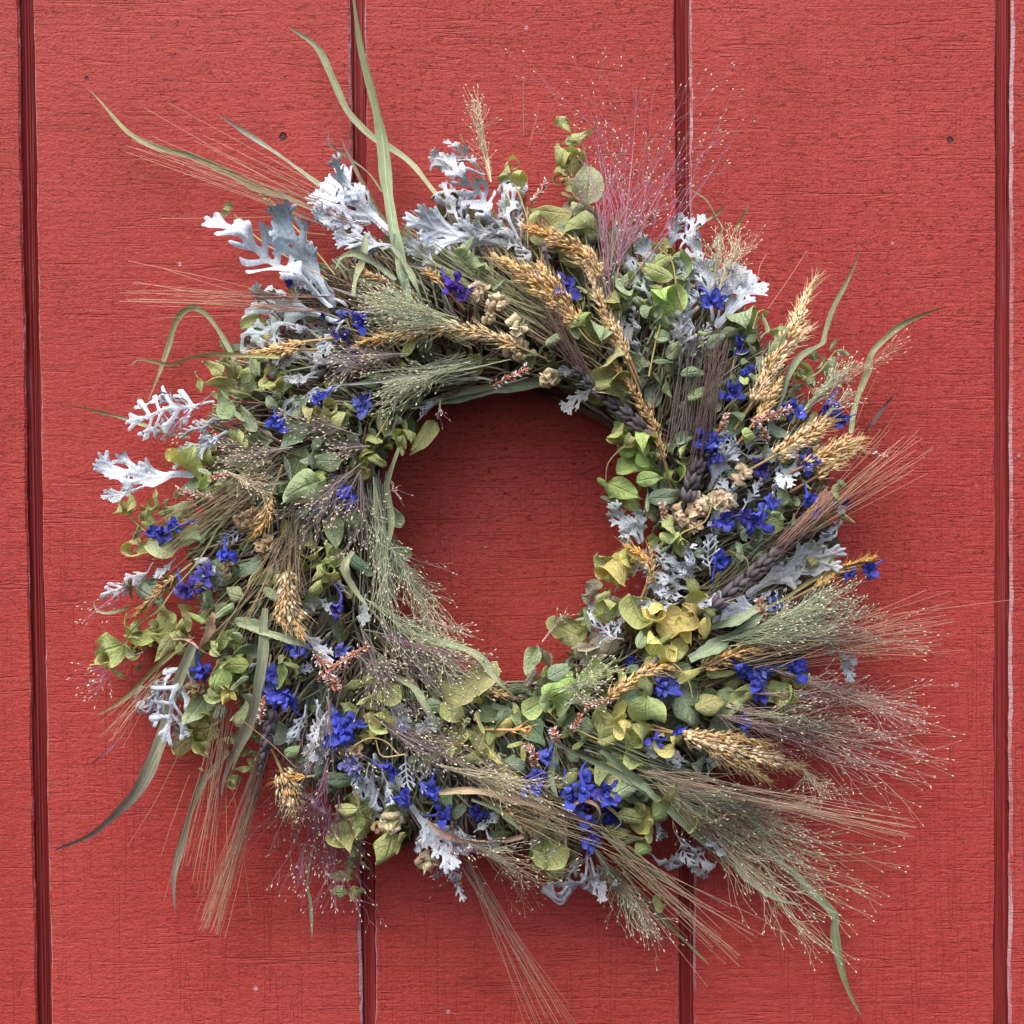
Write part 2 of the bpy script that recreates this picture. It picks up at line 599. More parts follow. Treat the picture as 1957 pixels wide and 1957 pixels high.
def siding_board(x0, x1, wear_l, wear_r):
    """x0..x1 with worn lips of given width on either side; front at y = 0"""
    bl, br = wear_l[1], wear_r[1]
    prof = [(x0, TH), (x0, 0.0012 + bl * 0.25), (x0 + bl, 0.0), (x1 - br, 0.0), (x1, 0.0012 + br * 0.25), (x1, TH)]
    zs = np.linspace(ZB, ZT, 240)
    V, F, mi = [], [], []
    for z in zs:
        wl = 0.00028 * math.sin(z * 37 + x0 * 90) + 0.00022 * math.sin(z * 91 + x0 * 40) + random.gauss(0, 0.00012)
        wr = 0.00028 * math.sin(z * 33 + x1 * 70) + 0.00022 * math.sin(z * 83 + x1 * 50) + random.gauss(0, 0.00012)
        for i, (x, y) in enumerate(prof):
            jx = 0.0
            x = x + (wl if i < 3 else wr)
            if i in (2, 3):
                jx = random.uniform(-0.25, 0.25) * (bl if i == 2 else br)
            V.append((x + jx, y, z))
    n = len(prof)
    for k in range(len(zs) - 1):
        for i in range(n - 1):
            F.append((k * n + i, k * n + i + 1, (k + 1) * n + i + 1, (k + 1) * n + i))
            mi.append({0: 3, 1: 1, 2: 0, 3: 2, 4: 3}[i])
    me = bpy.data.meshes.new('siding_board')
    me.from_pydata(V, [], F)
    for m in (M_PAINT, M_WEAR[wear_l[0]], M_WEAR[wear_r[0]], M_GROOVE_SHADED):
        me.materials.append(m)
    me.polygons.foreach_set('material_index', mi)
    me.update()
    return link('siding_board', me, wall)


def groove_strip(x0, x1):
    """ribbed floor of a groove, ribs left by the cutter"""
    k = 22
    xs = np.linspace(x0 - 0.0006, x1 + 0.0006, k)
    prof = [GD - 0.0011 * abs(math.sin(i * 1.15)) - random.uniform(0, 0.0006) for i in range(k)]
    V, F = [], []
    for z in (ZB, ZT):
        V += [(x, y, z) for x, y in zip(xs, prof)]
    for i in range(k - 1):
        F.append((i, i + 1, k + i + 1, k + i))
    me = bpy.data.meshes.new('groove_strip')
    me.from_pydata(V, [], F)
    me.materials.append(M_GROOVE_SHADED)
    me.update()
    return link('groove_strip', me, wall)


LIP = 0.0017
edges = [XL] + [e for g in grooves for e in g] + [XR]
wear = [((0, 0.0006), (0, 0.0010)), ((1, 0.0011), (2, LIP)), ((1, 0.0010), (0, 0.0008)), ((1, 0.0014), (0, 0.0007)), ((2, LIP), (0, 0.0006))]
for i in range(5):
    siding_board(edges[2 * i], edges[2 * i + 1], *wear[i])
for a, b in grooves:
    groove_strip(a, b)

# ------------------------------------------------------------------ the wreath
wreath = bpy.data.objects.new('dried_flower_wreath', None)
COL.objects.link(wreath)
wc = W(CX, CY, 0)
WORIGIN = Vector((wc[0], 0, wc[2]))
wreath.location = WORIGIN
wreath['label'] = 'round wreath of dried leaves, blue flowers, wheat and grasses hanging on the red wall'
wreath['category'] = 'wreath'


def wbuild(mb, name, mat, parent=None, kind=None, label=None):
    """world-space mesh -> part of the wreath (kept where it stands)"""
    for arr in mb.v:
        arr -= np.array(WORIGIN)
    o = mb.build(name, mat, parent or wreath, kind)
    if label:
        o['label'] = label
    return o


def orient(px, py, h, ang, scale, tilt=(0, 0, 0)):
    """local +Y -> direction ang on the wall, local +Z -> towards the viewer; tilt about local x, y, z"""
    yv = Vector((math.cos(ang), 0, math.sin(ang)))
    zv = Vector((0, -1, 0))
    xv = yv.cross(zv)
    M = Matrix((xv, yv, zv)).transposed() @ Euler(tilt, 'XYZ').to_matrix()
    p = Vector(W(px, py, h)) - WORIGIN
    return Matrix.Translation(p) @ M.to_4x4() @ Matrix.Diagonal((scale, scale, scale, 1))


def inst(name, me, mtx, color=None, parent=None):
    o = link(name, me, parent or wreath)
    o.matrix_basis = mtx
    if color is not None:
        o.color = (*color, 1)
    return o


# ---- leaf shapes
def leaf_grid(kind, rnd, nu=12, nv=8, wid=None, spat=False, crumple=0.075, petiole=True):
    u = np.linspace(0, 1, nu + 1)
    v = np.linspace(-1, 1, nv + 1)
    a0 = rnd.uniform
    curl, cross, fold = 0.0, 0.0, a0(0.05, 0.25)
    sgn = rnd.choice([-1, 1])
    if kind == 'f':
        curl, cross = a0(-1.4, 2.2), a0(0.7, 2.0)
    elif kind == 'c':
        curl, cross = a0(1.6, 3.8) * sgn, a0(1.2, 2.6)
    elif kind == 'r':
        curl, cross = a0(-0.9, 0.9), a0(3.4, 5.6)
    elif kind == 'a':
        curl, cross = a0(2.4, 3.8) * sgn, a0(0.15, 0.5)
    elif kind == 'o':
        curl, cross = a0(4.6, 6.6) * sgn, a0(0.1, 0.4)
    wid = wid or a0(0.22, 0.36)
    if kind == 'o':
        wid *= 0.62
    csg = rnd.choice([-1, 1, 1])
    if spat:
        w = wid * np.sin(math.pi * (0.06 + 0.9 * u) ** 1.5) ** 0.7 + 0.03
    else:
        w = wid * np.sin(math.pi * np.clip(u, 0, 1) ** 0.68) ** 0.85 * (1 - 0.12 * u)
        w += 0.012 * (1 - u)
    phi = curl * ((0.25 * u + 0.75 * u ** 1.6) if kind in 'ao' else u ** 2.3)
    ds = np.diff(u, prepend=0)
    yy = np.cumsum(np.cos(phi) * ds)
    zz = np.cumsum(np.sin(phi) * ds)
    sway = a0(-0.25, 0.25)
    xx = sway * u ** 2 * 0.5
    UU, VV = np.meshgrid(u, v, indexing='ij')
    ww = w[:, None]
    fine = np.linspace(0, 1, 41)
    pw = a0(1.3, 2.4)
    al = cross * fine ** pw
    ix = np.r_[0, np.cumsum((np.cos(al[1:]) + np.cos(al[:-1])) / 80)]
    iz = np.r_[0, np.cumsum((np.sin(al[1:]) + np.sin(al[:-1])) / 80)]
    one = a0(0.55, 1.0)
    sc = np.where(VV < 0, one, 1.0)
    lx = ww * np.sign(VV) * np.interp(np.abs(VV) * sc, fine, ix) / sc
    ln = -csg * ww * np.interp(np.abs(VV) * sc, fine, iz) / sc + fold * np.abs(VV) * ww * csg * (0.3 if cross > 1.5 else 1)
    p1, p2, p3 = a0(0, 6), a0(0, 6), a0(5, 9)
    ln = ln + crumple * (np.sin(UU * p3 + p1 + VV * 1.3) * np.abs(VV) + 0.6 * np.sin(UU * 11 + p2) * VV)
    asym = 1 + 0.12 * np.sin(UU * 4 + p2)
    X = xx[:, None] + lx * asym
    Y = yy[:, None] - np.sin(phi)[:, None] * ln
    Z = zz[:, None] + np.cos(phi)[:, None] * ln
    V = np.stack([X, Y, Z], -1).reshape(-1, 3)
    P2 = np.stack([UU, VV, np.zeros_like(UU)], -1).reshape(-1, 3)
    F = []
    m = nv + 1
    for i in range(nu):
        for j in range(nv):
            F.append((i * m + j, i * m + j + 1, (i + 1) * m + j + 1, (i + 1) * m + j))
    return V, F, P2


def norm_leaf(V, kind, rnd):
    if kind == 'o':
        a = rnd.choice([-1, 1]) * rnd.uniform(0.85, 1.3)
        Rm = np.array(Matrix.Rotation(a, 3, 'Y'))
        V = V @ Rm.T
    lo, hi = V.min(0), V.max(0)
    V = V - (lo + hi) / 2
    return V / max((hi - lo)[0], (hi - lo)[1])


LEAF = {}
rl = random.Random(11)
for kind, cnt in (('f', 7), ('c', 9), ('r', 7), ('a', 8), ('o', 7)):
    LEAF[kind] = []
    for i in range(cnt):
        V, F, P2 = leaf_grid(kind, rl, 16 if kind in 'ao' else 11)
        mb = MB()
        mb.add(norm_leaf(V, kind, rl), F, None, P2)
        LEAF[kind].append((mb.mesh('leaf', M_LEAF), mb.v[0], F, P2))

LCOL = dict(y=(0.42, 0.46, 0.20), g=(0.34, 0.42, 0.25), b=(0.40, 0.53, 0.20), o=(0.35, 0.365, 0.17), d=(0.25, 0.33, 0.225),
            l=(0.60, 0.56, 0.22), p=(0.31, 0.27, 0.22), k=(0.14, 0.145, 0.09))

LEAVES = {
'B': '''1220 690 110 y o;1190 760 90 y a;1260 780 90 y c;1520 420 60 y a;1545 470 80 y c;1570 550 110 o r;1630 520 150 y f;1540 640 110 y o;1600 660 120 y a;1660 650 120 y r;
1690 810 210 g f;1580 790 120 o r;1450 990 230 o f;1350 1020 90 y c;1650 1150 250 o c;1690 1030 190 k c;1540 1110 150 d c;950 1190 130 g r;920 1230 80 g a;990 1300 110 g o;1050 1330 90 g c;
1150 1430 110 g r;1650 1460 70 b r;1660 1545 70 b r;1600 1650 110 g f;1650 1650 120 b c;1590 1700 120 g c;1760 1740 150 g a;1700 1690 120 d f;1900 1400 100 g r;1895 1480 100 g a;590 1810 120 y a;610 1900 80 y r;
1860 1560 140 o r;1480 1770 90 g c;1340 1890 100 g c''',
'C': '''390 570 110 o o;330 560 80 y c;320 710 210 y f;375 645 120 y c;480 660 130 g c;150 760 110 g o;150 860 110 g o;120 800 80 g c;330 800 80 o r;300 970 110 g o;340 930 150 g r;400 890 170 b a;370 1010 100 g c;70 910 130 o o;375 1110 90 g f;
20 1110 120 g a;200 1250 150 g f;230 1370 110 d c;380 1260 110 g r;330 1440 160 d c;90 1390 190 o a;400 1420 120 g r;600 1450 170 g f;715 1480 150 g f;860 1010 170 g a;910 950 100 o r;1010 1030 100 g r;990 970 60 y o;630 1085 70 y r;1045 1150 210 g c;
900 1465 150 g r;920 1350 100 g r;870 1390 90 b c;1430 1150 80 g r;1490 1205 80 g r;1340 1270 90 g c;1400 1290 100 g a;1235 1320 90 o o;1195 1430 110 d r;520 1740 150 d c;500 1800 90 y r;870 1720 140 b c;1250 1550 80 o c;165 1740 100 y o;90 1700 90 y a;240 1790 120 b c;
820 1640 130 d c;980 1290 120 d c;700 1130 110 d c;440 1190 100 g c;560 1330 120 d c;130 1500 110 d c;1080 1690 130 d a;760 1380 90 d r;1300 1620 100 o c''',
'E': '''265 260 120 y a;340 340 130 b c;430 300 130 b a;480 330 90 g o;485 395 80 b o;380 480 220 b c;460 530 150 b f;310 600 200 b f;210 665 100 g r;445 665 130 g r;520 520 150 d f;560 640 170 d c;185 570 130 b r;
580 850 130 y a;560 910 120 y r;640 950 110 y c;590 890 100 b a;230 1130 190 l o;180 1080 120 y a;300 1030 100 l a;370 1040 110 l r;310 1090 80 l c;90 1230 110 p a;170 1250 80 y c;190 1340 120 y c;70 1410 120 g r;400 1360 170 y a;500 1350 130 l o;460 1400 100 l r;650 1370 190 l a;790 1450 130 l c;670 1470 160 l f;740 1300 150 y c;825 1350 70 o c;400 1530 120 g c;480 1560 130 l a;560 1510 120 y r;560 1610 110 l a;650 1610 110 y c;700 1740 160 y r;640 1720 120 g c;90 1570 190 p c;210 1530 160 p c;20 1470 150 o c;150 1720 110 b a;90 1770 100 b a;890 1730 160 y r;1050 1860 140 y f;960 1890 150 g f;
1290 1800 110 p r;1270 1860 110 y o;1390 1770 100 y a;1350 1750 90 y r;1270 640 100 g c;1410 560 90 b r;1250 760 110 g r;1210 800 120 y a;1650 760 130 y r;1600 620 90 o a;1630 570 70 g c;1570 1040 130 o a;1090 890 110 d o;1340 790 90 d r;1000 980 100 d c;560 960 100 d r;470 760 150 k c;760 990 100 d c;1130 1010 90 d c;720 1190 100 o c;1180 1560 90 d c;850 1650 120 k c;970 520 100 d c;1290 560 80 g r;
740 1850 160 d c;350 1870 150 d c;430 1800 120 o c;620 1880 130 p c''',
'D': '''990 165 130 o f;900 260 120 y r;1050 140 90 g r;1040 290 150 o c;1050 390 170 g f;1230 160 110 g r;1330 230 120 y o;1380 280 110 y a;1300 290 110 y r;1460 270 110 g r;1350 380 80 g f;1160 610 130 y a;1600 470 120 o a;1700 430 130 o o;1760 500 170 y c;1830 410 100 o r;1480 580 170 d f;1200 480 160 g f;
1650 750 220 g f;1460 790 160 d r;1540 920 210 g c;1610 850 110 b a;1900 760 80 y r;1870 620 110 d c;770 700 110 l a;850 740 200 y a;930 810 120 g r;850 910 140 d a;640 970 120 y r;430 1050 110 y o;490 1020 100 y a;590 1100 110 o o;690 1060 100 o r;520 1190 110 g r;500 1280 110 y o;570 1260 100 y c;670 1250 200 g f;840 1230 160 d c;750 1190 140 g c;1740 1190 190 g f;1850 1110 110 g c;1590 1290 110 y o;1720 1310 110 y a;1690 1395 100 y o;1720 1480 120 l r;1640 1440 110 y r;1630 1525 100 y c;1750 1770 210 d r;
840 1690 150 y a;800 1750 120 y r;890 1710 120 b r;1060 1670 150 g r;1130 1560 120 g c;580 1760 190 y a;490 1830 90 y r;370 1880 170 y a;670 1850 160 y f;1150 1820 110 g c;1020 1880 100 y c;480 1540 130 d r;600 1560 160 d c;940 1600 120 d c;1280 1480 140 g c;1190 1380 140 d c;1000 1450 130 d a;1900 1390 120 d c;1350 1570 110 g c;1560 1080 120 d c;1400 1480 90 y c;930 870 100 b c;1100 890 90 g c;1330 900 110 d c;1780 560 100 d c;1640 640 120 d c;1500 410 110 g c''',
'F': '''370 130 150 y a;470 130 100 g c;390 270 100 y r;350 190 110 y a;690 130 170 y f;960 130 110 y c;1030 110 110 b a;1120 240 120 y f;1040 320 150 b c;1060 240 100 y a;1150 340 110 g r;1090 410 120 l o;1000 400 100 y o;900 490 200 g f;1180 510 160 g c;1420 215 100 y o;1400 300 110 b c;1470 230 100 y r;820 600 110 y o;800 730 110 y a;870 730 110 y r;900 640 140 o a;940 750 140 y o;930 870 50 y c;1110 860 150 o r;1170 870 90 y r;1120 940 90 y o;
1780 940 240 d f;1790 1140 120 y r;1800 1270 170 y f;1880 1220 160 y f;1790 1530 150 y r;1770 1620 80 y c;1870 1620 120 y o;1830 1460 100 o a;1200 160 130 d c;1230 420 120 g c;1040 520 120 d c;1150 700 120 o c;880 220 110 d c;1370 660 120 d c;1480 760 90 g c;1650 860 120 d c''',
'G': '''930 480 230 o a;780 520 130 g c;340 500 130 y r;340 600 130 y r;450 560 130 y c;380 430 110 g c;360 740 120 l a;410 740 110 y o;470 720 110 l c;850 680 150 y f;930 630 130 d c;930 760 100 g r;1020 750 130 y r;1090 680 140 g c;1160 650 130 d r;1150 790 180 l f;1060 860 160 y c;870 840 150 l a;830 910 110 y a;960 940 160 o c;1110 960 120 l r;1230 640 120 d c;1350 640 140 y f;1340 790 200 d f;1250 880 110 y r;1330 370 170 g f;1430 320 160 p c;1330 480 160 p r;1590 230 190 o c;1700 320 180 p f;1810 260 160 p c;1520 420 160 d f;1510 170 110 o a;1730 440 110 b a;1660 110 110 g r;1790 80 140 y c;1560 520 140 b a;1480 550 110 b c;1610 600 140 g r;1500 660 130 g a;1420 610 110 g a;1660 780 130 g c;1580 800 90 g r;1790 780 200 y f;1870 660 120 l c;1770 650 110 y c;1900 770 110 l o;1640 870 110 o r;1560 1100 120 o c;1760 1060 140 y f;1860 1050 140 y f;
200 1280 120 y c;190 1430 180 y f;290 1390 150 y f;440 1510 190 y c;530 1480 120 o r;1370 1490 110 p c;1380 1600 120 y a;1440 1650 130 y o;1480 1560 150 y a;1400 1380 90 o c;1230 1000 120 d c;1120 1080 110 o c;720 640 110 g c;620 560 120 d c;1260 540 110 k c;1500 1000 110 d c;560 1300 110 d c;820 1200 110 d c;700 1000 110 d c;1240 740 90 g c;1000 600 110 o c;760 760 100 y r''',
'H': '''210 140 150 y a;270 100 130 p c;390 140 140 d c;590 100 140 g f;670 60 140 y f;560 200 150 d c;500 110 120 o c;300 290 110 l o;170 330 110 y a;170 240 120 y a;60 250 150 y f;60 160 110 l c;50 410 120 g f;310 520 120 y a;190 640 110 l a;270 590 120 y c;160 520 90 d o;110 500 120 g c;420 630 130 y a;90 540 130 k c;120 740 120 y f;180 770 90 b c;820 50 90 y a;830 100 100 o r;400 300 60 y r;270 1020 60 y a;340 230 110 k c;480 300 90 d c;250 420 110 d c;130 620 100 o c;30 620 110 d c;210 700 80 y c''',
'A': '''1310 1750 80 o r;1380 1150 50 g c;1080 950 60 o f;1050 990 50 o f;1080 975 45 g r;1300 870 55 g f;1310 920 40 g c''',
'I': '''370 480 240 y f;230 520 170 o r;250 490 140 y o;90 360 130 g r;40 530 150 y c;150 430 120 g c;200 1010 140 g f;60 1060 140 g r;170 1240 150 d c;230 1290 140 g f;240 1370 130 g c;1850 620 110 b c;80 620 110 y c;1650 60 190 o a;1830 270 110 k c;10 620 120 l o''',
}
leaf_list = []
for reg, txt in LEAVES.items():
    for e in txt.replace('\n', '').split(';'):
        x, y, L, c, k = e.split()
        px, py = U(reg, float(x), float(y))
        leaf_list.append((px, py, float(L) * K(reg) * 1.22, c, k, reg))
leaf_list.sort(key=lambda t: -t[2])
stuff = MB()
rl = random.Random(5)
for i, (px, py, L, c, k, reg) in enumerate(leaf_list):
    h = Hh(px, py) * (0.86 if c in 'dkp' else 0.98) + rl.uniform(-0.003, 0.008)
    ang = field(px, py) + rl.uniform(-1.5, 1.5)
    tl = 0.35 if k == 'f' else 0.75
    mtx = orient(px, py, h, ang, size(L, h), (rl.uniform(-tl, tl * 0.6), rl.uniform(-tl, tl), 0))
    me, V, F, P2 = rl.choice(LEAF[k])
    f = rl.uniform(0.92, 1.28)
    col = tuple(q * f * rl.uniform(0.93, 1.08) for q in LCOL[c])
    if i < 298:
        inst('leaf', me, mtx, col)
    else:
        A = np.array(mtx)
        stuff.add(V @ A[:3, :3].T + A[:3, 3], F, col, P2)
for (px, py, L, c, k, reg) in leaf_list:
    for q in range(2 if L < 42 else 1):
        a, d = rl.uniform(0, 6.28), L * rl.uniform(0.55, 0.95)
        x, y = px + d * math.cos(a), py + d * math.sin(a)
        if math.hypot(x - CX, y - CY) > 600 or math.hypot(x - CX, y - CY) < 270:
            x, y = px + (CX - px) * 0.06 * (1 if math.hypot(px - CX, py - CY) > 400 else -1), py + (CY - py) * 0.06 + d * 0.3 * math.sin(a)
        h = Hh(x, y) * rl.uniform(0.72, 0.96)
        me, V, F, P2 = rl.choice(LEAF[rl.choice('crraoco')])
        A = np.array(orient(x, y, h, rl.uniform(0, 6.28), size(L * rl.uniform(0.5, 0.85), h), (rl.uniform(-.8, .8), rl.uniform(-.8, .8), 0)))
        f = rl.uniform(0.8, 1.15)
        stuff.add(V @ A[:3, :3].T + A[:3, 3], F, tuple(q2 * f for q2 in LCOL[c]), P2)
# small under-leaves between the rest
for i in range(620):
    a = rl.uniform(0, 2 * math.pi)
    r = rl.gauss(480, 105)
    if not 275 < r < 640:
        continue
    px, py = CX + r * math.cos(a), CY - r * math.sin(a)
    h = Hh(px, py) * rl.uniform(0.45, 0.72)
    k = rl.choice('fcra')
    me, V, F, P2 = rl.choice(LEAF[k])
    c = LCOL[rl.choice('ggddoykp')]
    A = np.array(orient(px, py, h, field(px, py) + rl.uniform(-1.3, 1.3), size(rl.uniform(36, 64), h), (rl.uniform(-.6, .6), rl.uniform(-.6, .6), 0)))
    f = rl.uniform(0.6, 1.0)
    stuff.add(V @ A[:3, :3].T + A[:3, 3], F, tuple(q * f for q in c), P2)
o = stuff.build('leaves', M_LEAVES, wreath, 'stuff')


# ---- silver lobed leaves
def seg_sdf(X, Y, a, b, r0, r1):
    ax, ay = a
    bx, by = b[0] - ax, b[1] - ay
    t = np.clip(((X - ax) * bx + (Y - ay) * by) / (bx * bx + by * by + 1e-9), 0, 1)
    d = np.hypot(X - ax - t * bx, Y - ay - t * by)
    return d - (r0 + (r1 - r0) * t), d


def silver_leaf(style, rnd):
    segs = []
    un = rnd.uniform
    if style == 'n':      # narrow, ruffled
        pairs, spread, ll, r0, r1, mid = 6, 1.0, 0.17, 0.016, 0.029, 0.027
    elif style == 'w':    # broad, oak-like
        pairs, spread, ll, r0, r1, mid = 3, 0.62, 0.29, 0.046, 0.021, 0.060
    elif style == 't':    # branching like a twig
        pairs, spread, ll, r0, r1, mid = 4, 0.85, 0.26, 0.016, 0.026, 0.022
    else:                 # deeply lobed
        pairs, spread, ll, r0, r1, mid = 4, 0.72, 0.25, 0.020, 0.031, 0.029
    segs.append(((0, 0), (0, 0.9), mid * 0.65, mid * (1.1 if style != 'w' else 0.6)))
    for i in range(pairs):
        for sd in (-1, 1):
            y0 = 0.22 + 0.62 * (i + (0.25 if sd > 0 else 0) + un(-.1, .1)) / pairs
            prof = 0.55 + 0.65 * math.sin(math.pi * min(1, (i + 0.8) / (pairs + 0.6)))
            l = ll * prof * un(0.8, 1.15)
            a = sd * spread * un(0.75, 1.2)
            e = (l * math.sin(a), y0 + l * math.cos(a))
            segs.append(((0, y0), e, r0, r1))
            for q in (-1, 1):
                if style == 'n' or (style == 't' and q * sd > 0):
                    continue
                aa = a + q * un(0.5, 0.9)
                st = 0.62
                b0 = (e[0] * st, y0 + (e[1] - y0) * st)
                l2 = l * un(0.30, 0.46)
                segs.append((b0, (b0[0] + l2 * math.sin(aa), b0[1] + l2 * math.cos(aa)), r0 * 0.8, r1 * 0.75))
    for q in (-1, 1):
        a = q * un(0.4, 0.7)
        segs.append(((0, 0.86), (0.13 * math.sin(a), 0.86 + 0.13 * math.cos(a)), mid * 0.8, r1 * 0.8))
    segs.append(((0, 0.85), (0, 1.0), mid, r1 * 0.75))
    hcell = 0.0145
    xs = np.arange(-0.48, 0.4801, hcell)
    ys = np.arange(-0.06, 1.1, hcell)
    X, Y = np.meshgrid(xs, ys, indexing='ij')

    def ev(X, Y):
        s = np.full(X.shape, 9.0)
        ax = np.full(X.shape, 9.0)
        for a, b, q0, q1 in segs:
            d, dd = seg_sdf(X, Y, a, b, q0, q1)
            k = 0.018
            hmix = np.clip(0.5 + 0.5 * (d - s) / k, 0, 1)
            s = d * (1 - hmix) + s * hmix - k * hmix * (1 - hmix)
            ax = np.minimum(ax, dd)
        return s, ax
    s, ax = ev(X, Y)
    for _ in range(2):
        e = 1e-3
        gx = (ev(X + e, Y)[0] - s) / e
        gy = (ev(X, Y + e)[0] - s) / e
        near = np.abs(s) < hcell * 0.75
        gl = gx * gx + gy * gy + 1e-6
        X = np.where(near, X - s * gx / gl, X)
        Y = np.where(near, Y - s * gy / gl, Y)
        s, ax = ev(X, Y)
    inside = s < hcell * 0.12
    quad = inside[:-1, :-1] & inside[1:, :-1] & inside[:-1, 1:] & inside[1:, 1:]
    used = np.zeros_like(inside)
    for di in (0, 1):
        for dj in (0, 1):
            used[di:used.shape[0] - 1 + di, dj:used.shape[1] - 1 + dj] |= quad
    idx = -np.ones(X.shape, int)
    idx[used] = np.arange(used.sum())
    x, y, d, axd = X[used], Y[used], np.clip(-s[used], 0, None), ax[used]
    n = len(x)
    puff = np.sqrt(np.clip(d / 0.035, 0, 1)) * 0.010
    rib = np.clip(1 - axd / 0.014, 0, 1)
    # warp: roll the lobes, bend the length
    ruff = {'n': 2.2, 'w': 0.9, 't': 0.8, 'l': 1.5}[style]
    p = [un(0, 6) for _ in range(4)]
    roll = un(1.5, 4.5) * ruff * rnd.choice([-1, 1, 1])
    zoff = 0.035 * ruff * np.sin(y * 13 + p[0] + x * 5) + 0.03 * np.sin(y * 5 + p[1]) * (x / 0.2)

    def place(z):
        th = roll * x * (1 + 0.7 * np.sin(y * 17 + p[2]))
        rad = np.where(np.abs(th) < 1e-4, x, x * np.sin(th) / np.where(np.abs(th) < 1e-4, 1, th))
        zz = z + np.abs(x) * (1 - np.cos(th)) / np.where(np.abs(th) < 0.05, 1, np.abs(th)) * np.sign(roll) * np.where(np.abs(th) < 0.05, 0, 1) + zoff
        return rad, zz
    cl = un(0.3, 1.3) * rnd.choice([-1, 1]) if style != 't' else un(-.5, .5)
    out = []
    for z in (puff + rib * 0.012, -puff * 0.7):
        rx, rz = place(z)
        ph = cl * np.clip(y, 0, 1.2) ** 1.7
        yc = np.interp(y, np.linspace(-.1, 1.2, 60), np.cumsum(np.cos(cl * np.clip(np.linspace(-.1, 1.2, 60), 0, 2) ** 1.7)) * (1.3 / 60))
        zc = np.interp(y, np.linspace(-.1, 1.2, 60), np.cumsum(np.sin(cl * np.clip(np.linspace(-.1, 1.2, 60), 0, 2) ** 1.7)) * (1.3 / 60))
        out.append(np.stack([rx + un(-.0, .0) + 0.12 * math.sin(p[3]) * y ** 2, yc - np.sin(ph) * rz, zc + np.cos(ph) * rz], -1))
    V = np.concatenate(out)
    F = []
    for i, j in np.argwhere(quad):
        a, b, c, e = idx[i, j], idx[i + 1, j], idx[i + 1, j + 1], idx[i, j + 1]
        F.append((a, b, c, e))
        F.append((a + n, e + n, c + n, b + n))
    P2 = np.zeros((2 * n, 3))
    P2[:, 0] = np.tile(np.clip(d / 0.05, 0, 1), 2)
    P2[:, 1] = np.tile(rib, 2)
    base = V[np.argmin(y)]
    tip = V[np.argmax(y)]
    V = V - base
    tv = tip - base
    L = max(0.74, math.hypot(tv[0], tv[1])) * 0.93
    ang = math.atan2(tv[0], tv[1])
    ca, sa = math.cos(ang), math.sin(ang)
    V = np.stack([(V[:, 0] * ca - V[:, 1] * sa) * {'n': .8, 'w': .85, 't': .9, 'l': .85}[style], V[:, 0] * sa + V[:, 1] * ca, V[:, 2]], -1) / L
    mb = MB()
    mb.add(V, F, None, P2)
    return mb.mesh('silver_leaf', M_FELT)


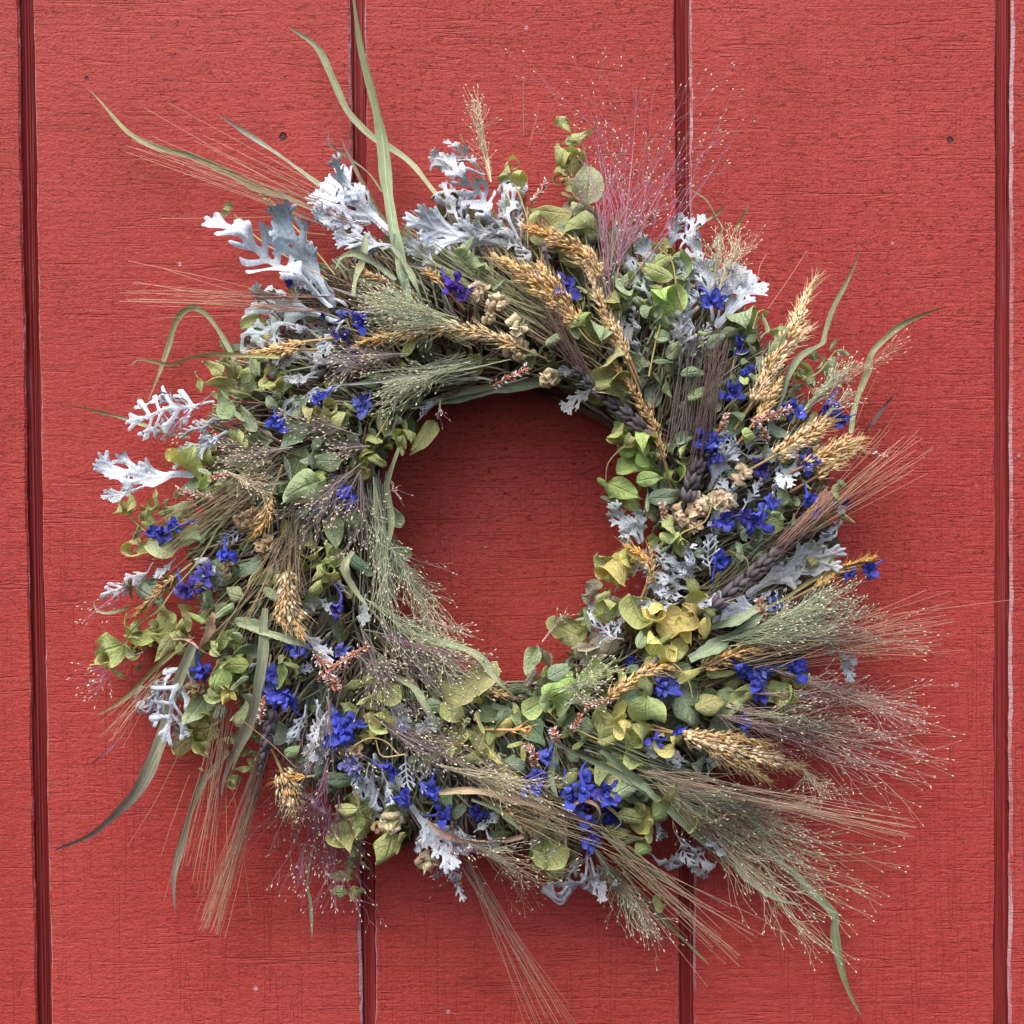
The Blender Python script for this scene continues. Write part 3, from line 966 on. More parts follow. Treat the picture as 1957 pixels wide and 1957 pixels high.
rl = random.Random(21)
SILVER = {k: [silver_leaf(k, rl) for _ in range(n)] for k, n in (('l', 7), ('n', 6), ('w', 6), ('t', 4))}
WHITE, GREY_SHADED, MINT, LILAC = (0.56, 0.595, 0.645), (0.38, 0.385, 0.39), (0.51, 0.575, 0.58), (0.50, 0.505, 0.535)  # grey has shade, and the duller underside, put into the leaf colour
SCOL = dict(w=WHITE, g=GREY_SHADED, m=MINT, v=LILAC)
SILV = {
'A': '1900 1110 1610 810 w w;1960 1050 1700 1030 w w;1720 1570 1075 1085 n w;1820 1570 1400 1270 n v;1790 1660 1175 1490 l m;1560 1690 1150 1610 l m;1350 1640 1370 1850 l m;1640 1380 1505 1210 t v;1780 1660 1640 1830 w m',
'B': '480 1120 10 790 w w;490 1200 180 1130 w w;1050 760 735 610 l v;1200 1150 860 720 n w;1210 1180 660 1050 w w;900 1060 740 740 l v;1260 1160 1140 770 l w;1350 1300 1180 1080 l g;800 1340 610 1180 w w;1260 1180 1030 930 n v;1400 1400 1250 1200 n g;1200 1130 980 1080 w v;860 780 730 640 w v',
'C': '480 570 590 310 l w;420 610 470 400 w w;340 740 250 510 w m;310 910 180 620 l m;720 870 540 540 l w;700 1050 960 650 w w;560 1060 555 740 n w;640 800 600 590 l m;300 1310 120 1050 l g;610 1280 480 1000 n v;680 1010 640 690 w w;500 1050 450 980 n w;580 1200 640 1050 t v;610 1290 560 1180 w g;480 1300 500 1030 t v',
'D': '1000 380 450 430 t w;900 420 650 390 t w;850 470 600 560 t w;880 830 430 820 w w;560 900 350 960 w w;1080 560 820 690 w w;1090 480 850 560 n v;1640 290 1365 420 l w;1640 230 1425 240 l w;1940 150 1540 140 l v;1510 90 1390 140 l g;620 1370 285 1530 n v;760 1340 650 1440 w m;1620 1580 1740 1690 l v;1930 1560 1880 1700 w m;1560 1720 1620 1640 w g;1100 1400 960 1540 t g;1220 1120 1050 1230 t v;900 760 760 760 w w',
'F': '1530 20 1710 190 w w;870 100 590 660 t w;720 240 580 480 l w;840 180 620 420 l w;790 470 760 670 n w;1560 470 1470 660 l w;1650 470 1640 760 l v;1610 620 1530 900 l w;1560 840 1680 980 l w;1690 420 1720 680 t v;1600 560 1690 740 l w;760 300 620 380 l w',
'G': '560 890 530 680 w w;600 840 770 700 w w;560 930 580 1115 t w;560 900 470 640 l v;370 930 410 1440 l w;340 1000 290 1190 l m;400 1150 350 1400 l w;600 1250 820 1570 w w;700 1400 930 1540 l w;830 1560 900 1780 n v;1050 1380 1110 1590 l m;980 1420 1090 1340 l m;880 1380 1010 1480 l m;1690 1560 1560 1920 l v;1700 1570 1740 1860 l v;1740 1620 1820 1710 w v;640 1120 745 1020 w g;20 600 60 940 l w;60 1080 -20 1010 l w;1000 900 1100 1000 w g',
'E': '1060 400 900 280 t m;1050 390 1060 220 t m;1250 380 1200 610 l w;1060 400 1300 380 w m;1370 400 1250 590 w w;820 600 970 340 w w;1010 740 1130 550 n w;400 930 240 730 w m;400 930 330 780 w w;410 930 380 740 w m;730 1210 550 980 l w;740 1210 660 970 n w;640 1290 410 1290 l w;750 1220 470 1110 n w;700 1260 500 1200 l w;720 1180 620 1080 n w;600 1290 480 1180 l w;1210 1340 860 1320 l w;1100 1310 1170 1240 l w;1050 1250 1560 1010 w g;1200 1160 1500 1080 l g;1480 960 1670 860 l w;1470 960 1500 850 w w;1580 1590 1760 1660 l m;1630 1590 1690 1745 w m;1430 1470 1660 1540 w m;870 960 860 780 l w;310 970 290 890 l w;300 1520 70 1430 l w;360 1250 280 1430 n w;340 1280 110 1310 l w;1530 570 1620 720 w v;280 1480 200 1400 n w;830 1130 800 900 t w;350 1140 420 1000 t g;240 1230 310 1130 l v',
'H': '440 440 500 300 n w;480 460 520 330 n w;400 380 260 330 l v;250 640 320 760 n v;360 720 520 910 l g;420 690 580 790 l v;210 790 340 900 l g;380 340 330 390 l w;270 650 250 720 n v;340 690 420 860 n g',
'I': '1560 120 1350 270 w g;340 370 420 260 l v;1450 80 1340 30 w g',
}
SILV['F'] += ';1500 560 1420 700 l w;1620 700 1560 860 n w;1700 560 1650 800 l w;700 330 640 560 l w;560 330 500 420 n v;1560 1000 1640 1090 n v;1300 200 1180 260 l v;1480 300 1560 220 w w'
SILV['G'] += ';120 640 80 840 l w;60 700 150 860 n v;420 1050 480 1210 n w;620 700 520 640 n v;700 1330 640 1520 l w;760 1300 860 1480 l w;900 1440 830 1620 n w;300 960 240 1100 n w;1060 1420 1150 1540 n v;1500 1480 1420 1620 l v'
SILV['E'] += ';860 760 960 560 n w;1250 420 1330 560 n w;620 1130 520 1040 n w;780 1100 690 1010 l w;1000 700 900 560 l w;360 1000 300 860 l m;1060 1290 950 1380 l w;1380 1080 1520 960 l g;260 1440 160 1540 n w'
SILV['D'] += ';1700 300 1560 360 n w;1800 240 1650 330 l v;1620 200 1500 290 w v;1120 620 960 600 n w;1050 1480 930 1380 l v;1840 1580 1740 1480 l v'
SILV['C'] += ';540 800 470 640 l w;640 930 560 820 n w;720 960 780 760 n w;240 1160 180 1000 n v;420 1180 460 1010 l v'
SILV['A'] += ';1700 1500 1480 1350 n w;1650 1720 1480 1690 n v'
for reg, txt in SILV.items():
    for e in txt.split(';'):
        x0, y0, x1, y1, st, c = e.split()
        b = U(reg, float(x0), float(y0))
        t = U(reg, float(x1), float(y1))
        L = math.hypot(t[0] - b[0], t[1] - b[1])
        hb = Hh(*b) * 0.84 + 0.004
        ht = max(Hh(*t) * 0.92, hb * 0.65) + rl.uniform(0.002, 0.010)
        h = hb
        Lm = size(L, h)
        ang = math.atan2(b[1] - t[1], t[0] - b[0])
        pit = math.atan2(ht - hb, Lm)
        sc = math.hypot(Lm, ht - hb)
        mtx = orient(b[0], b[1], h, ang, sc, (max(-.5, min(.5, pit)), rl.uniform(-0.5, 0.5), 0))
        mtx = mtx @ Matrix.Diagonal((1.12, 1.10, 1.10, 1))
        if L > 70 and reg in 'ABCEG' and st in 'wln':
            a2 = ang + rl.choice([-1, 1]) * rl.uniform(0.25, 0.5)
            m2 = orient(b[0] + rl.uniform(-9, 9), b[1] + rl.uniform(-9, 9), max(0.012, h - 0.006), a2, sc * rl.uniform(0.65, 0.9), (pit * 0.7, rl.uniform(-0.6, 0.6), 0))
            inst('silver_leaf', rl.choice(SILVER[rl.choice('wlln')]), m2, tuple(q * rl.uniform(0.85, 0.95) for q in SCOL[c]))
        f = rl.uniform(0.88, 1.10)
        o = inst('silver_leaf', rl.choice(SILVER[st]), mtx, tuple(min(0.84, q * f) for q in SCOL[c]))

# ---- blue flowers
rl = random.Random(31)
PETAL = []
for i in range(8):
    V, F, P2 = leaf_grid('c' if i % 2 else 'f', rl, 9, 6, 0.26, True, 0.20)
    mb = MB()
    mb.add(V, F, None, P2)
    PETAL.append((mb.mesh('petal', M_PETAL), V, F, P2))
BLUE, VIOLET, DARK, PALE = (0.075, 0.098, 0.52), (0.085, 0.035, 0.30), (0.032, 0.033, 0.22), (0.30, 0.34, 0.66)
FCOL = dict(b=BLUE, v=VIOLET, d=DARK, p=PALE)
FLOW = {
'B': '860 1440 120 v 120;920 1500 90 v 30;960 1400 50 d 40;1545 1440 130 b 250;190 1620 90 b 200;290 1660 100 b 60;170 1745 100 d 180;260 1870 90 d 260',
'J': '320 200 50 b 0;260 310 80 b 80;560 600 60 d 0',
'D': '1640 360 110 b 40;1905 400 110 b 60;1380 530 100 b 100;690 1180 130 b 180;760 1150 100 b 20;1070 1320 110 b 90;850 1540 130 b 120;930 1450 100 b 70;1640 990 150 d 60;1700 940 110 d 60;1810 960 130 b 200;1760 1650 120 b 100;1880 1000 80 d 0',
'C': '680 900 120 b 130;720 860 70 b 60;850 1160 90 d 90;870 1330 100 b 30;800 1460 100 b 100;1190 1570 110 b 160;1400 1550 120 b 60;1470 1620 90 b 20;640 1760 120 b 100;710 1780 90 b 40;1270 1880 120 b 200;1330 1840 80 d 40',
'E': '800 330 110 b 95;850 370 110 b 265;1430 430 110 b 20;1510 390 70 d 20;1140 460 110 d 200;1430 660 90 b 100;1490 740 90 b 180;1190 690 100 b 20;1110 790 140 b 170;1040 760 90 b 190;910 790 110 b 200;890 1040 120 b 250;1690 1120 90 b 200;1800 1090 100 b 30;1230 1300 90 p 80;1010 1700 130 b 120;1130 1740 120 b 20;1340 1690 140 b 200;540 1790 130 b 250;600 1840 90 d 250;1150 1880 70 b 280;890 1310 80 p 180;330 1650 60 d 0;1230 1320 60 b 0;1660 690 50 d 20',
'F': '920 260 120 b 100;1530 140 110 b 120;1770 140 80 b 20;1360 290 100 b 140;1400 410 150 b 250;1350 380 120 b 200;1460 430 110 b 300;1790 640 170 b 270;1720 700 110 b 220;1850 840 100 p 280;1480 120 80 d 130;1620 120 80 d 30',
'G': '230 1020 100 p 300;460 1010 100 b 160;490 1040 80 b 120;720 1150 120 b 70;790 1300 120 b 190;560 1200 110 b 200;1000 1300 110 d 80;1430 950 110 b 80;1390 1060 110 b 200;1350 1140 120 b 220;1570 1180 140 b 100;1660 1140 130 b 80;1800 1180 130 b 30;1710 1480 110 b 250;1690 1340 110 b 300;1640 1240 110 d 100;240 760 110 b 10;150 720 100 b 120;550 790 70 p 90;1840 1320 90 d 0',
'H': '280 30 110 b 100;240 50 90 d 200;640 190 80 b 300;350 235 60 b 30;250 265 70 b 200;720 70 60 b 0;30 520 110 b 200;40 610 110 d 240;700 0 90 b 20',
}
flowers = []
for reg, txt in FLOW.items():
    for e in txt.split(';'):
        x, y, d, c, a = e.split()
        px, py = U(reg, float(x), float(y))
        flowers.append((float(d) * K(reg), px, py, c, R(float(a))))
flowers.sort(key=lambda t: -t[0])
rank = 0
for d, px, py, c, a in flowers:
    h = Hh(px, py) * 0.95 + (0.006 if c != 'd' else -0.004)
    sz = size(d * 1.38, h)
    col = np.array(FCOL[c]) * rl.uniform(0.75, 1.3)
    fade = rl.random() ** 2.2
    col = tuple(col * (1 - 0.75 * fade) + np.array(rl.choice([(0.16, 0.10, 0.36), (0.20, 0.22, 0.46), (0.10, 0.12, 0.55)])) * 0.75 * fade)
    root = np.array(W(px, py, h)) - np.array(WORIGIN)
    body = MB()
    # spur and throat
    tip = np.array([math.cos(a), 0.15, math.sin(a)]) * sz * rl.uniform(0.7, 1.0)
    bend = np.array([-math.sin(a), 0, math.cos(a)]) * sz * rl.uniform(-0.2, 0.2)
    pl = smooth_line([root * 0, tip * 0.5 + bend, tip], 7)
    tube(body, pl, np.linspace(0.10, 0.02, 7) * sz, (1, 1, 1), 5)
    for q in range(5):
        dd = np.array([rl.uniform(-.5, .5), -1, rl.uniform(-.5, .5)])
        grain(body, dd * 0.10 * sz, dd, 0.28 * sz, 0.09 * sz, (1, 1, 1))
    npet = 7 if d > 30 else 6
    mats = []
    for k in range(npet):
        pa = 2 * math.pi * (k + rl.uniform(-0.3, 0.3)) / (5 if k < 5 else 2) + a
        lift = rl.uniform(0.15, 1.0) if k < 5 else rl.uniform(0.8, 1.4)
        yv = Vector((math.cos(pa) * math.cos(lift), -math.sin(lift), math.sin(pa) * math.cos(lift)))
        xv = yv.cross(Vector((0.01, -1, 0.02))).normalized()
        zv = xv.cross(yv)
        l = sz * rl.uniform(0.5, 0.68) * (1 if k < 5 else 0.75)
        mats.append(Matrix((xv * l * rl.uniform(0.9, 1.35), yv * l, zv * l)).transposed())
    own = rank < 42
    if not own:
        for mt in mats:
            me, V, F, P2 = rl.choice(PETAL)
            body.add(V @ np.array(mt).T, F, None, P2)
    fo = body.build('larkspur_flower', M_PETAL, wreath)
    fo.location = root
    fo.color = (*col, 1)
    if c == 'p':
        fo['label'] = 'pale faded blue flower'
    if own:
        for mt in mats:
            po = link('petal', rl.choice(PETAL)[0], fo)
            po.matrix_basis = mt.to_4x4()
            f = rl.uniform(0.75, 1.3)
            po.color = (*(q * f for q in col), 1)
    rank += 1

# ---- cream everlasting blooms
rl = random.Random(41)
CPET = []
for i in range(6):
    V, F, P2 = leaf_grid('c', rl, 6, 5, 0.5, True, 0.12)
    mb = MB()
    mb.add(V, F, None, P2)
    CPET.append(mb.mesh('bloom_petal', M_CREAM))
CREAM = (0.82, 0.64, 0.44)
CR_ = {'B': '1020 1480 110 320;1130 1565 130 300;1270 1700 140 320;1255 1840 130 275;1080 1640 80 300',
       'E': '1040 500 130 30;920 660 150 60;770 700 150 200;660 760 140 200;720 820 90 230;860 700 110 300',
       'D': '1180 1130 120 270;1310 1270 130 290;1070 1400 100 180;1250 1090 90 300',
       'G': '480 1370 150 270;700 1610 130 280;230 920 120 300;400 1400 90 240', 'F': '880 380 110 280', 'I': '1230 90 130 285'}
for reg, txt in CR_.items():
    for e in txt.split(';'):
        x, y, d, a = (float(q) for q in e.split())
        px, py = U(reg, x, y)
        h = Hh(px, py) * 0.95 + 0.004
        sz = size(d * K(reg) * 1.28, h)
        a = R(a)
        ax = Vector((math.cos(a) * 0.6, -0.8, math.sin(a) * 0.6)).normalized()
        root = Vector(W(px, py, h)) - WORIGIN
        body = MB()
        for q in range(9):
            dd = np.array(ax) + np.array([rl.uniform(-.5, .5) for _ in range(3)])
            grain(body, dd * 0.1 * sz, dd, 0.35 * sz, 0.16 * sz, (1, 1, 1), 5, 3)
        tube(body, np.array([np.zeros(3), -np.array(ax) * sz * 0.6]), 0.05 * sz, (1, 1, 1), 5)
        fo = body.build('cream_bloom', M_CREAM, wreath)
        fo.location = root
        cc = vary(CREAM, 0.12)
        if reg in 'DF' or (reg == 'G' and x < 460):
            cc = vary((0.52, 0.38, 0.22), 0.1)
        fo.color = (*cc, 1)
        u1 = ax.cross(Vector((0.3, 0.1, 0.9))).normalized()
        u2 = ax.cross(u1)
        for k in range(13):
            ring = 0 if k < 5 else 1
            pa = k * 2.399 + rl.uniform(-.3, .3)
            lift = rl.uniform(1.0, 1.45) if ring == 0 else rl.uniform(0.25, 0.85)
            rd = u1 * math.cos(pa) + u2 * math.sin(pa)
            yv = rd * math.cos(lift) + ax * math.sin(lift)
            xv = yv.cross(ax if lift < 1.3 else u1).normalized()
            zv = xv.cross(yv)
            l = sz * (0.42 if ring == 0 else 0.52) * rl.uniform(0.85, 1.15)
            po = link('bloom_petal', rl.choice(CPET), fo)
            po.matrix_basis = Matrix.Translation(rd * sz * (0.05 + 0.05 * ring) - ax * sz * 0.12) @ Matrix((xv * l, yv * l, zv * l)).transposed().to_4x4()
            f = rl.uniform(0.85, 1.2)
            po.color = (*(min(.85, q * f) for q in cc), 1)

# ---- golden seed heads
rl = random.Random(51)
GOLD, ORG, TAN, BRN = (0.74, 0.53, 0.27), (0.66, 0.37, 0.11), (0.78, 0.62, 0.38), (0.50, 0.34, 0.17)
GCOL = dict(g=GOLD, o=ORG, t=TAN, b=BRN)


def Hoff(pts, off, end=None):
    hs = [Hh(*p) + off for p in pts]
    if end is not None:
        hs[-1] = end
    return hs


def seed_head(reg, nums, w, c, tipc=None):
    pts = [U(reg, nums[i], nums[i + 1]) for i in range(0, len(nums), 2)]
    w = w * K(reg) * 1.08
    hs = Hoff(pts, 0.005)
    P3 = np.array([W(p[0], p[1], h) for p, h in zip(pts, hs)])
    n = 60
    L = smooth_line(P3, n)
    length = np.linalg.norm(np.diff(L, axis=0), axis=1).sum()
    wm = w * S * 0.9
    t, s, nn = frames(L)
    stem = MB()
    back = L[0] - t[0] * 0.02 + np.array([0, 0.012, 0])
    tube(stem, np.vstack([back, L]), np.r_[0.0008, np.linspace(0.0009, 0.0004, n)], vary(BRN), 4)
    so = wbuild(stem, 'seed_head', M_STEM)
    gm = MB()
    kl, kw = 0.0044, 0.00135
    cnt = int(length * wm / (kl * kw) * 2.4)
    for k in range(cnt):
        q = (k + rl.random()) / cnt
        i = min(n - 1, int(q * n))
        prof = (0.55 + 0.45 * math.sin(math.pi * min(1, q * 1.05 + 0.12))) * (1 - 0.75 * max(0, q - 0.7) / 0.3)
        prof *= 0.85 + 0.3 * math.sin(q * 31)
        an = rl.uniform(0, 2 * math.pi)
        out = s[i] * math.cos(an) + nn[i] * math.sin(an)
        rr = wm * 0.5 * prof * math.sqrt(rl.uniform(0.15, 1.1))
        p = L[i] + out * rr * 0.8
        d = t[i] + out * rl.uniform(0.35, 0.9)
        base = np.array(GCOL[c])
        if tipc and q > 0.72:
            base = np.array(GCOL[tipc]) if rl.random() < 0.7 else base
        if rl.random() < 0.14:
            base = np.array(ORG)
        if rl.random() < 0.2:
            base = base * 1.25
        if k % 3 == 0:
            dn = d / np.linalg.norm(d)
            tube(gm, np.array([p, p + dn * kl * 0.9, p + dn * kl * rl.uniform(1.4, 2.2) + t[i] * 0.001]), (0.00016, 0.00013, 0.00005), base, 3)
        grain(gm, p, d, kl * rl.uniform(0.7, 1.3), kw * rl.uniform(0.8, 1.2), vary(base, 0.2), 4, 2)
    for arr in gm.v:
        arr -= np.array(WORIGIN)
    gm.build('grains', M_GRAIN, so, 'stuff')


HEADS = [('B', (1920, 1830, 1780, 1560, 1680, 1320), 90, 't', None), ('B', (1760, 1380, 1640, 1230, 1500, 1150, 1290, 1070), 150, 'g', 'o'),
         ('B', (1620, 1660, 1440, 1480, 1300, 1370, 1110, 1250), 160, 'g', None), ('B', (1560, 1540, 1460, 1420, 1380, 1300), 140, 'g', None),
         ('B', (1230, 1800, 1000, 1720, 800, 1690, 620, 1720, 460, 1750, 270, 1790), 110, 't', 'o'),
         ('C', (940, 1490, 1050, 1280, 1170, 1080, 1250, 880, 1325, 740), 140, 't', None), ('C', (1150, 1200, 1220, 1120, 1290, 1050), 60, 't', None),
         ('C', (950, 1620, 1040, 1480, 1110, 1360), 100, 'g', None),
         ('C', (380, 1850, 300, 1620, 200, 1450, 60, 1250), 80, 'b', None), ('C', (160, 1260, 80, 1100, 0, 960), 75, 'g', None),
         ('C', (1080, 1830, 1250, 1720, 1420, 1610), 170, 't', 'g'), ('C', (1250, 1900, 1450, 1790, 1600, 1740), 150, 'g', None),
         ('C', (1330, 1960, 1450, 1870, 1590, 1790), 110, 'g', None),
         ('D', (1450, 1440, 1450, 1600, 1490, 1700, 1540, 1850), 170, 't', 'g'), ('D', (1420, 1600, 1400, 1700, 1440, 1780), 90, 'g', None),
         ('D', (1340, 980, 1310, 1100, 1250, 1200), 120, 'g', 'o'), ('D', (1500, 60, 1380, 70, 1200, 75), 70, 'g', None), ('D', (740, 1470, 620, 1590, 515, 1695), 80, 'b', 'o'),
         ('E', (220, 1870, 350, 1770, 480, 1700, 600, 1690), 100, 'g', 'o'), ('E', (800, 1690, 1000, 1600, 1280, 1540), 120, 'b', None),
         ('E', (1490, 1190, 1620, 1100, 1850, 1010), 60, 'o', None), ('E', (440, 1180, 470, 1080, 460, 960), 55, 'b', None), ('E', (440, 1060, 400, 990, 300, 940), 60, 'o', None),
         ('F', (1420, 900, 1460, 960, 1490, 1040, 1500, 1160), 200, 't', 'o'), ('F', (1540, 920, 1440, 920, 1370, 950), 60, 'o', None),
         ('H', (390, 260, 550, 300, 720, 350, 920, 400), 120, 't', 'g'), ('H', (500, 320, 640, 390, 770, 460), 75, 'g', None), ('H', (380, 250, 600, 260, 780, 300), 70, 'g', 'o'),
         ('J', (1150, 280, 980, 220, 880, 150), 110, 'b', None), ('J', (1640, 280, 1560, 200, 1480, 160), 100, 'b', None), ('J', (380, 840, 200, 880, 0, 920), 100, 'g', None),
         ('G', (1100, 560, 1150, 565, 1190, 575), 60, 'b', None), ('G', (1180, 1300, 1260, 1340, 1330, 1420), 90, 'b', None), ('G', (1230, 790, 1320, 780, 1330, 790), 50, 'o', None)]
for hd in HEADS:
    seed_head(*hd)

# ---- dark bearded wheat ears and loose awns
rl = random.Random(61)
AWN0, AWN1 = (0.085, 0.055, 0.055), (0.64, 0.36, 0.24)


def awn_lines(mb, b, bs, t, ts, n, c0=AWN0, c1=AWN1, off=0.006, hend=None, r=0.8, short=0.35, power=0.8):
    """straight bristles from around b to around t (photograph units)"""
    d = math.atan2(t[1] - b[1], t[0] - b[0])
    nx, ny = -math.sin(d), math.cos(d)
    for k in range(n):
        q = rl.gauss(0, 0.42)
        qs = max(-1.2, min(1.2, q))
        e = 1 - rl.random() ** 2 * short
        bb = (b[0] + nx * bs * rl.uniform(-.5, .5), b[1] + ny * bs * rl.uniform(-.5, .5))
        sh = qs + rl.uniform(-.15, .15)
        jl = rl.uniform(0, 0.22)
        bb = (bb[0] + (t[0] - b[0]) * jl, bb[1] + (t[1] - b[1]) * jl)
        tt = (t[0] + nx * ts * 0.6 * sh, t[1] + ny * ts * 0.6 * sh)
        tt = (bb[0] + (tt[0] - bb[0]) * e, bb[1] + (tt[1] - bb[1]) * e)
        ho = rl.uniform(-0.006, 0.008)
        m = ((bb[0] + tt[0]) / 2 + rl.uniform(-5, 5), (bb[1] + tt[1]) / 2 + rl.uniform(-5, 5))
        hb, hm, ht = Hh(*bb) + off, Hh(*m) + off, Hh(*tt) + off
        hm = max(hm, (hb + ht) / 2)
        if hend is not None:
            ht = hend
        P3 = smooth_line([W(bb[0], bb[1], hb + ho), W(m[0], m[1], hm + ho), W(tt[0], tt[1], ht + ho * 1.5)], 9)
        tube(mb, P3, np.linspace(r, r * 0.5, 9) * S, ramp_col(vary(c0), vary(c1), 9, power), 3)


def ear(reg, nums, w, awn_to, n_awn, aspread, c1=AWN1):
    pts = [U(reg, nums[i], nums[i + 1]) for i in range(0, len(nums), 2)]
    hs = Hoff(pts, 0.004)
    P3 = np.array([W(p[0], p[1], h) for p, h in zip(pts, hs)])
    n = 40
    L = smooth_line(P3, n)
    t, s, nn = frames(L)
    length = np.linalg.norm(np.diff(L, axis=0), axis=1).sum()
    wm = w * K(reg) * S
    stem = MB()
    tube(stem, np.vstack([L[0] - t[0] * 0.015 + np.array([0, .01, 0]), L]), 0.0009, (0.12, 0.10, 0.08), 4)
    so = wbuild(stem, 'wheat_ear', M_STEM, label='dark purple grey bearded wheat ear')
    step = 0.0042
    m = int(length / step)
    for k in range(m):
        i = min(n - 1, int((k + 0.3) / m * n))
        taper = 1 - 0.45 * (k / m) ** 2
        for sd, ang in ((-1, 0.42), (1, 0.42), (0, 0.1)):
            if sd == 0 and k % 2:
                continue
            d = t[i] * math.cos(ang) + s[i] * math.sin(ang) * sd - nn[i] * (0.05 if sd else -0.25)
            off = 0.5 * step * (k % 2)
            p = L[i] + s[i] * sd * wm * 0.24 * taper + nn[i] * (0.0012 if sd else 0.0030) + t[i] * off
            g = MB()
            f = rl.uniform(0.7, 1.3)
            grain(g, p, d, 0.0092 * taper, 0.0040 * taper, (0.105 * f, 0.088 * f, 0.098 * f), 6, 4)
            for arr in g.v:
                arr -= np.array(WORIGIN)
            g.build('kernel', M_GRAIN, so)
    aw = MB()
    awn_lines(aw, pts[len(pts) // 2], w * K(reg) * 0.9, awn_to, aspread, n_awn, AWN0, c1, r=0.8)
    awn_lines(aw, pts[-1], w * K(reg) * 0.8, awn_to, aspread, n_awn // 2, AWN0, c1, r=0.8)
    for arr in aw.v:
        arr -= np.array(WORIGIN)
    aw.build('awns', M_STEM, so)


ear('E', (880, 1290, 1050, 1150, 1200, 1020, 1400, 860), 110, U('E', 1580, 600), 34, 60)
ear('E', (690, 640, 730, 500, 800, 360), 110, U('C', 740, 1020), 22, 80, (0.20, 0.13, 0.11))
ear('I', (1900, 460, 1700, 280, 1500, 120, 1380, 0), 100, U('B', 1420, 1480), 22, 70, (0.26, 0.17, 0.13))
ear('F', (1360, 520, 1320, 700, 1280, 900), 80, U('F', 960, 1880), 20, 60)
AWNS = [(U('A', 1950, 1080), 60, U('A', 480, 510), 75, 34, AWN0, AWN1), (U('A', 1900, 1050), 50, U('A', 900, 560), 60, 12, AWN0, AWN1),
        (U('A', 1750, 1560), 40, U('A', 400, 1480), 60, 34, AWN0, AWN1),
        (U('D', 1450, 690), 60, U('D', 560, 1320), 95, 60, (0.12, 0.10, 0.07), (0.42, 0.32, 0.17)),
        (U('D', 1500, 1150), 50, U('D', 1080, 1860), 90, 34, (0.20, 0.15, 0.10), (0.50, 0.36, 0.2)),
        (U('D', 1520, 1100), 60, U('D', 1520, 1650), 70, 26, (0.10, 0.08, 0.07), (0.44, 0.33, 0.2)),
        (U('F', 1080, 430), 40, U('F', 860, 1720), 120, 46, (0.11, 0.07, 0.06), AWN1), (U('F', 1280, 880), 26, U('F', 950, 1880), 50, 30, (0.12, 0.08, 0.08), (0.58, 0.34, 0.2)),
        (U('F', 700, 250), 30, U('F', 340, 700), 55, 26, (0.22, 0.2, 0.1), AWN1), (U('E', 1250, 960), 40, U('C', 1970, 1700), 80, 34, (0.09, .07, .06), AWN1),
        (U('E', 1400, 860), 40, U('C', 1940, 1850), 70, 22, (0.3, .2, .12), AWN1),
        (U('E', 1000, 1660), 50, U('Z', 1800, 1150), 110, 40, (0.24, .19, .13), AWN1), (U('E', 1100, 1620), 60, U('Z', 1790, 1210), 110, 26, (0.34, .28, .19), AWN1),
        (U('H', 150, 420), 50, U('H', 1440, 680), 55, 60, (0.30, .25, .17), (0.64, 0.44, 0.31)), (U('H', -50, 690), 60, U('H', 680, 1250), 100, 56, (0.42, .36, .20), (0.66, .44, .30)),
        (U('G', 900, 870), 70, U('G', 1560, 1400), 90, 44, (0.30, .25, .17), (0.6, .48, .3)), (U('G', 900, 1520), 40, U('Z', 1075, 1965), 90, 36, (0.12, .09, .08), AWN1),
        (U('G', 1040, 1200), 60, U('G', 1900, 1560), 70, 40, (0.34, .28, .14), (0.52, .40, .24))]
for b, bs, t, ts, n, c0, c1 in AWNS:
    mb = MB()
    awn_lines(mb, b, bs, t, ts * 1.35, int(n * 0.54), c0, c1, 0.007, None, 0.78, 0.45, 0.55)
    wbuild(mb, 'awn_tuft', M_STEM)
mb = MB()
for reg, x0, y0, x1, y1 in (('A', 1650, 830, 700, 300), ('A', 1600, 1010, 650, 1022), ('A', 1750, 1125, 1170, 1090), ('A', 1150, 1480, 665, 1325), ('A', 1750, 900, 920, 505), ('A', 1650, 880, 870, 545),
                            ('F', 775, 785, 465, 1345), ('F', 880, 800, 665, 1405), ('F', 1070, 900, 1100, 1660), ('F', 1160, 560, 1500, 860), ('F', 1180, 880, 1070, 1130), ('C', 1020, 940, 1260, 580), ('C', 1560, 1650, 1690, 1350), ('C', 1650, 1780, 1810, 1570),
                            ('C', 960, 770, 1010, 600), ('B', 1310, 650, 1390, 300), ('B', 1290, 600, 1290, 150), ('Z', 1500, 1180, 1925, 1130), ('Z', 1480, 1210, 1800, 1235)):
    awn_lines(mb, U(reg, x0, y0), 2, U(reg, x1, y1), 3, 1, (0.36, .22, .13), (0.62, .30, .18), 0.006, None, 0.9, 0.02)
wbuild(mb, 'stray_awns', M_STEM, None, 'stuff')

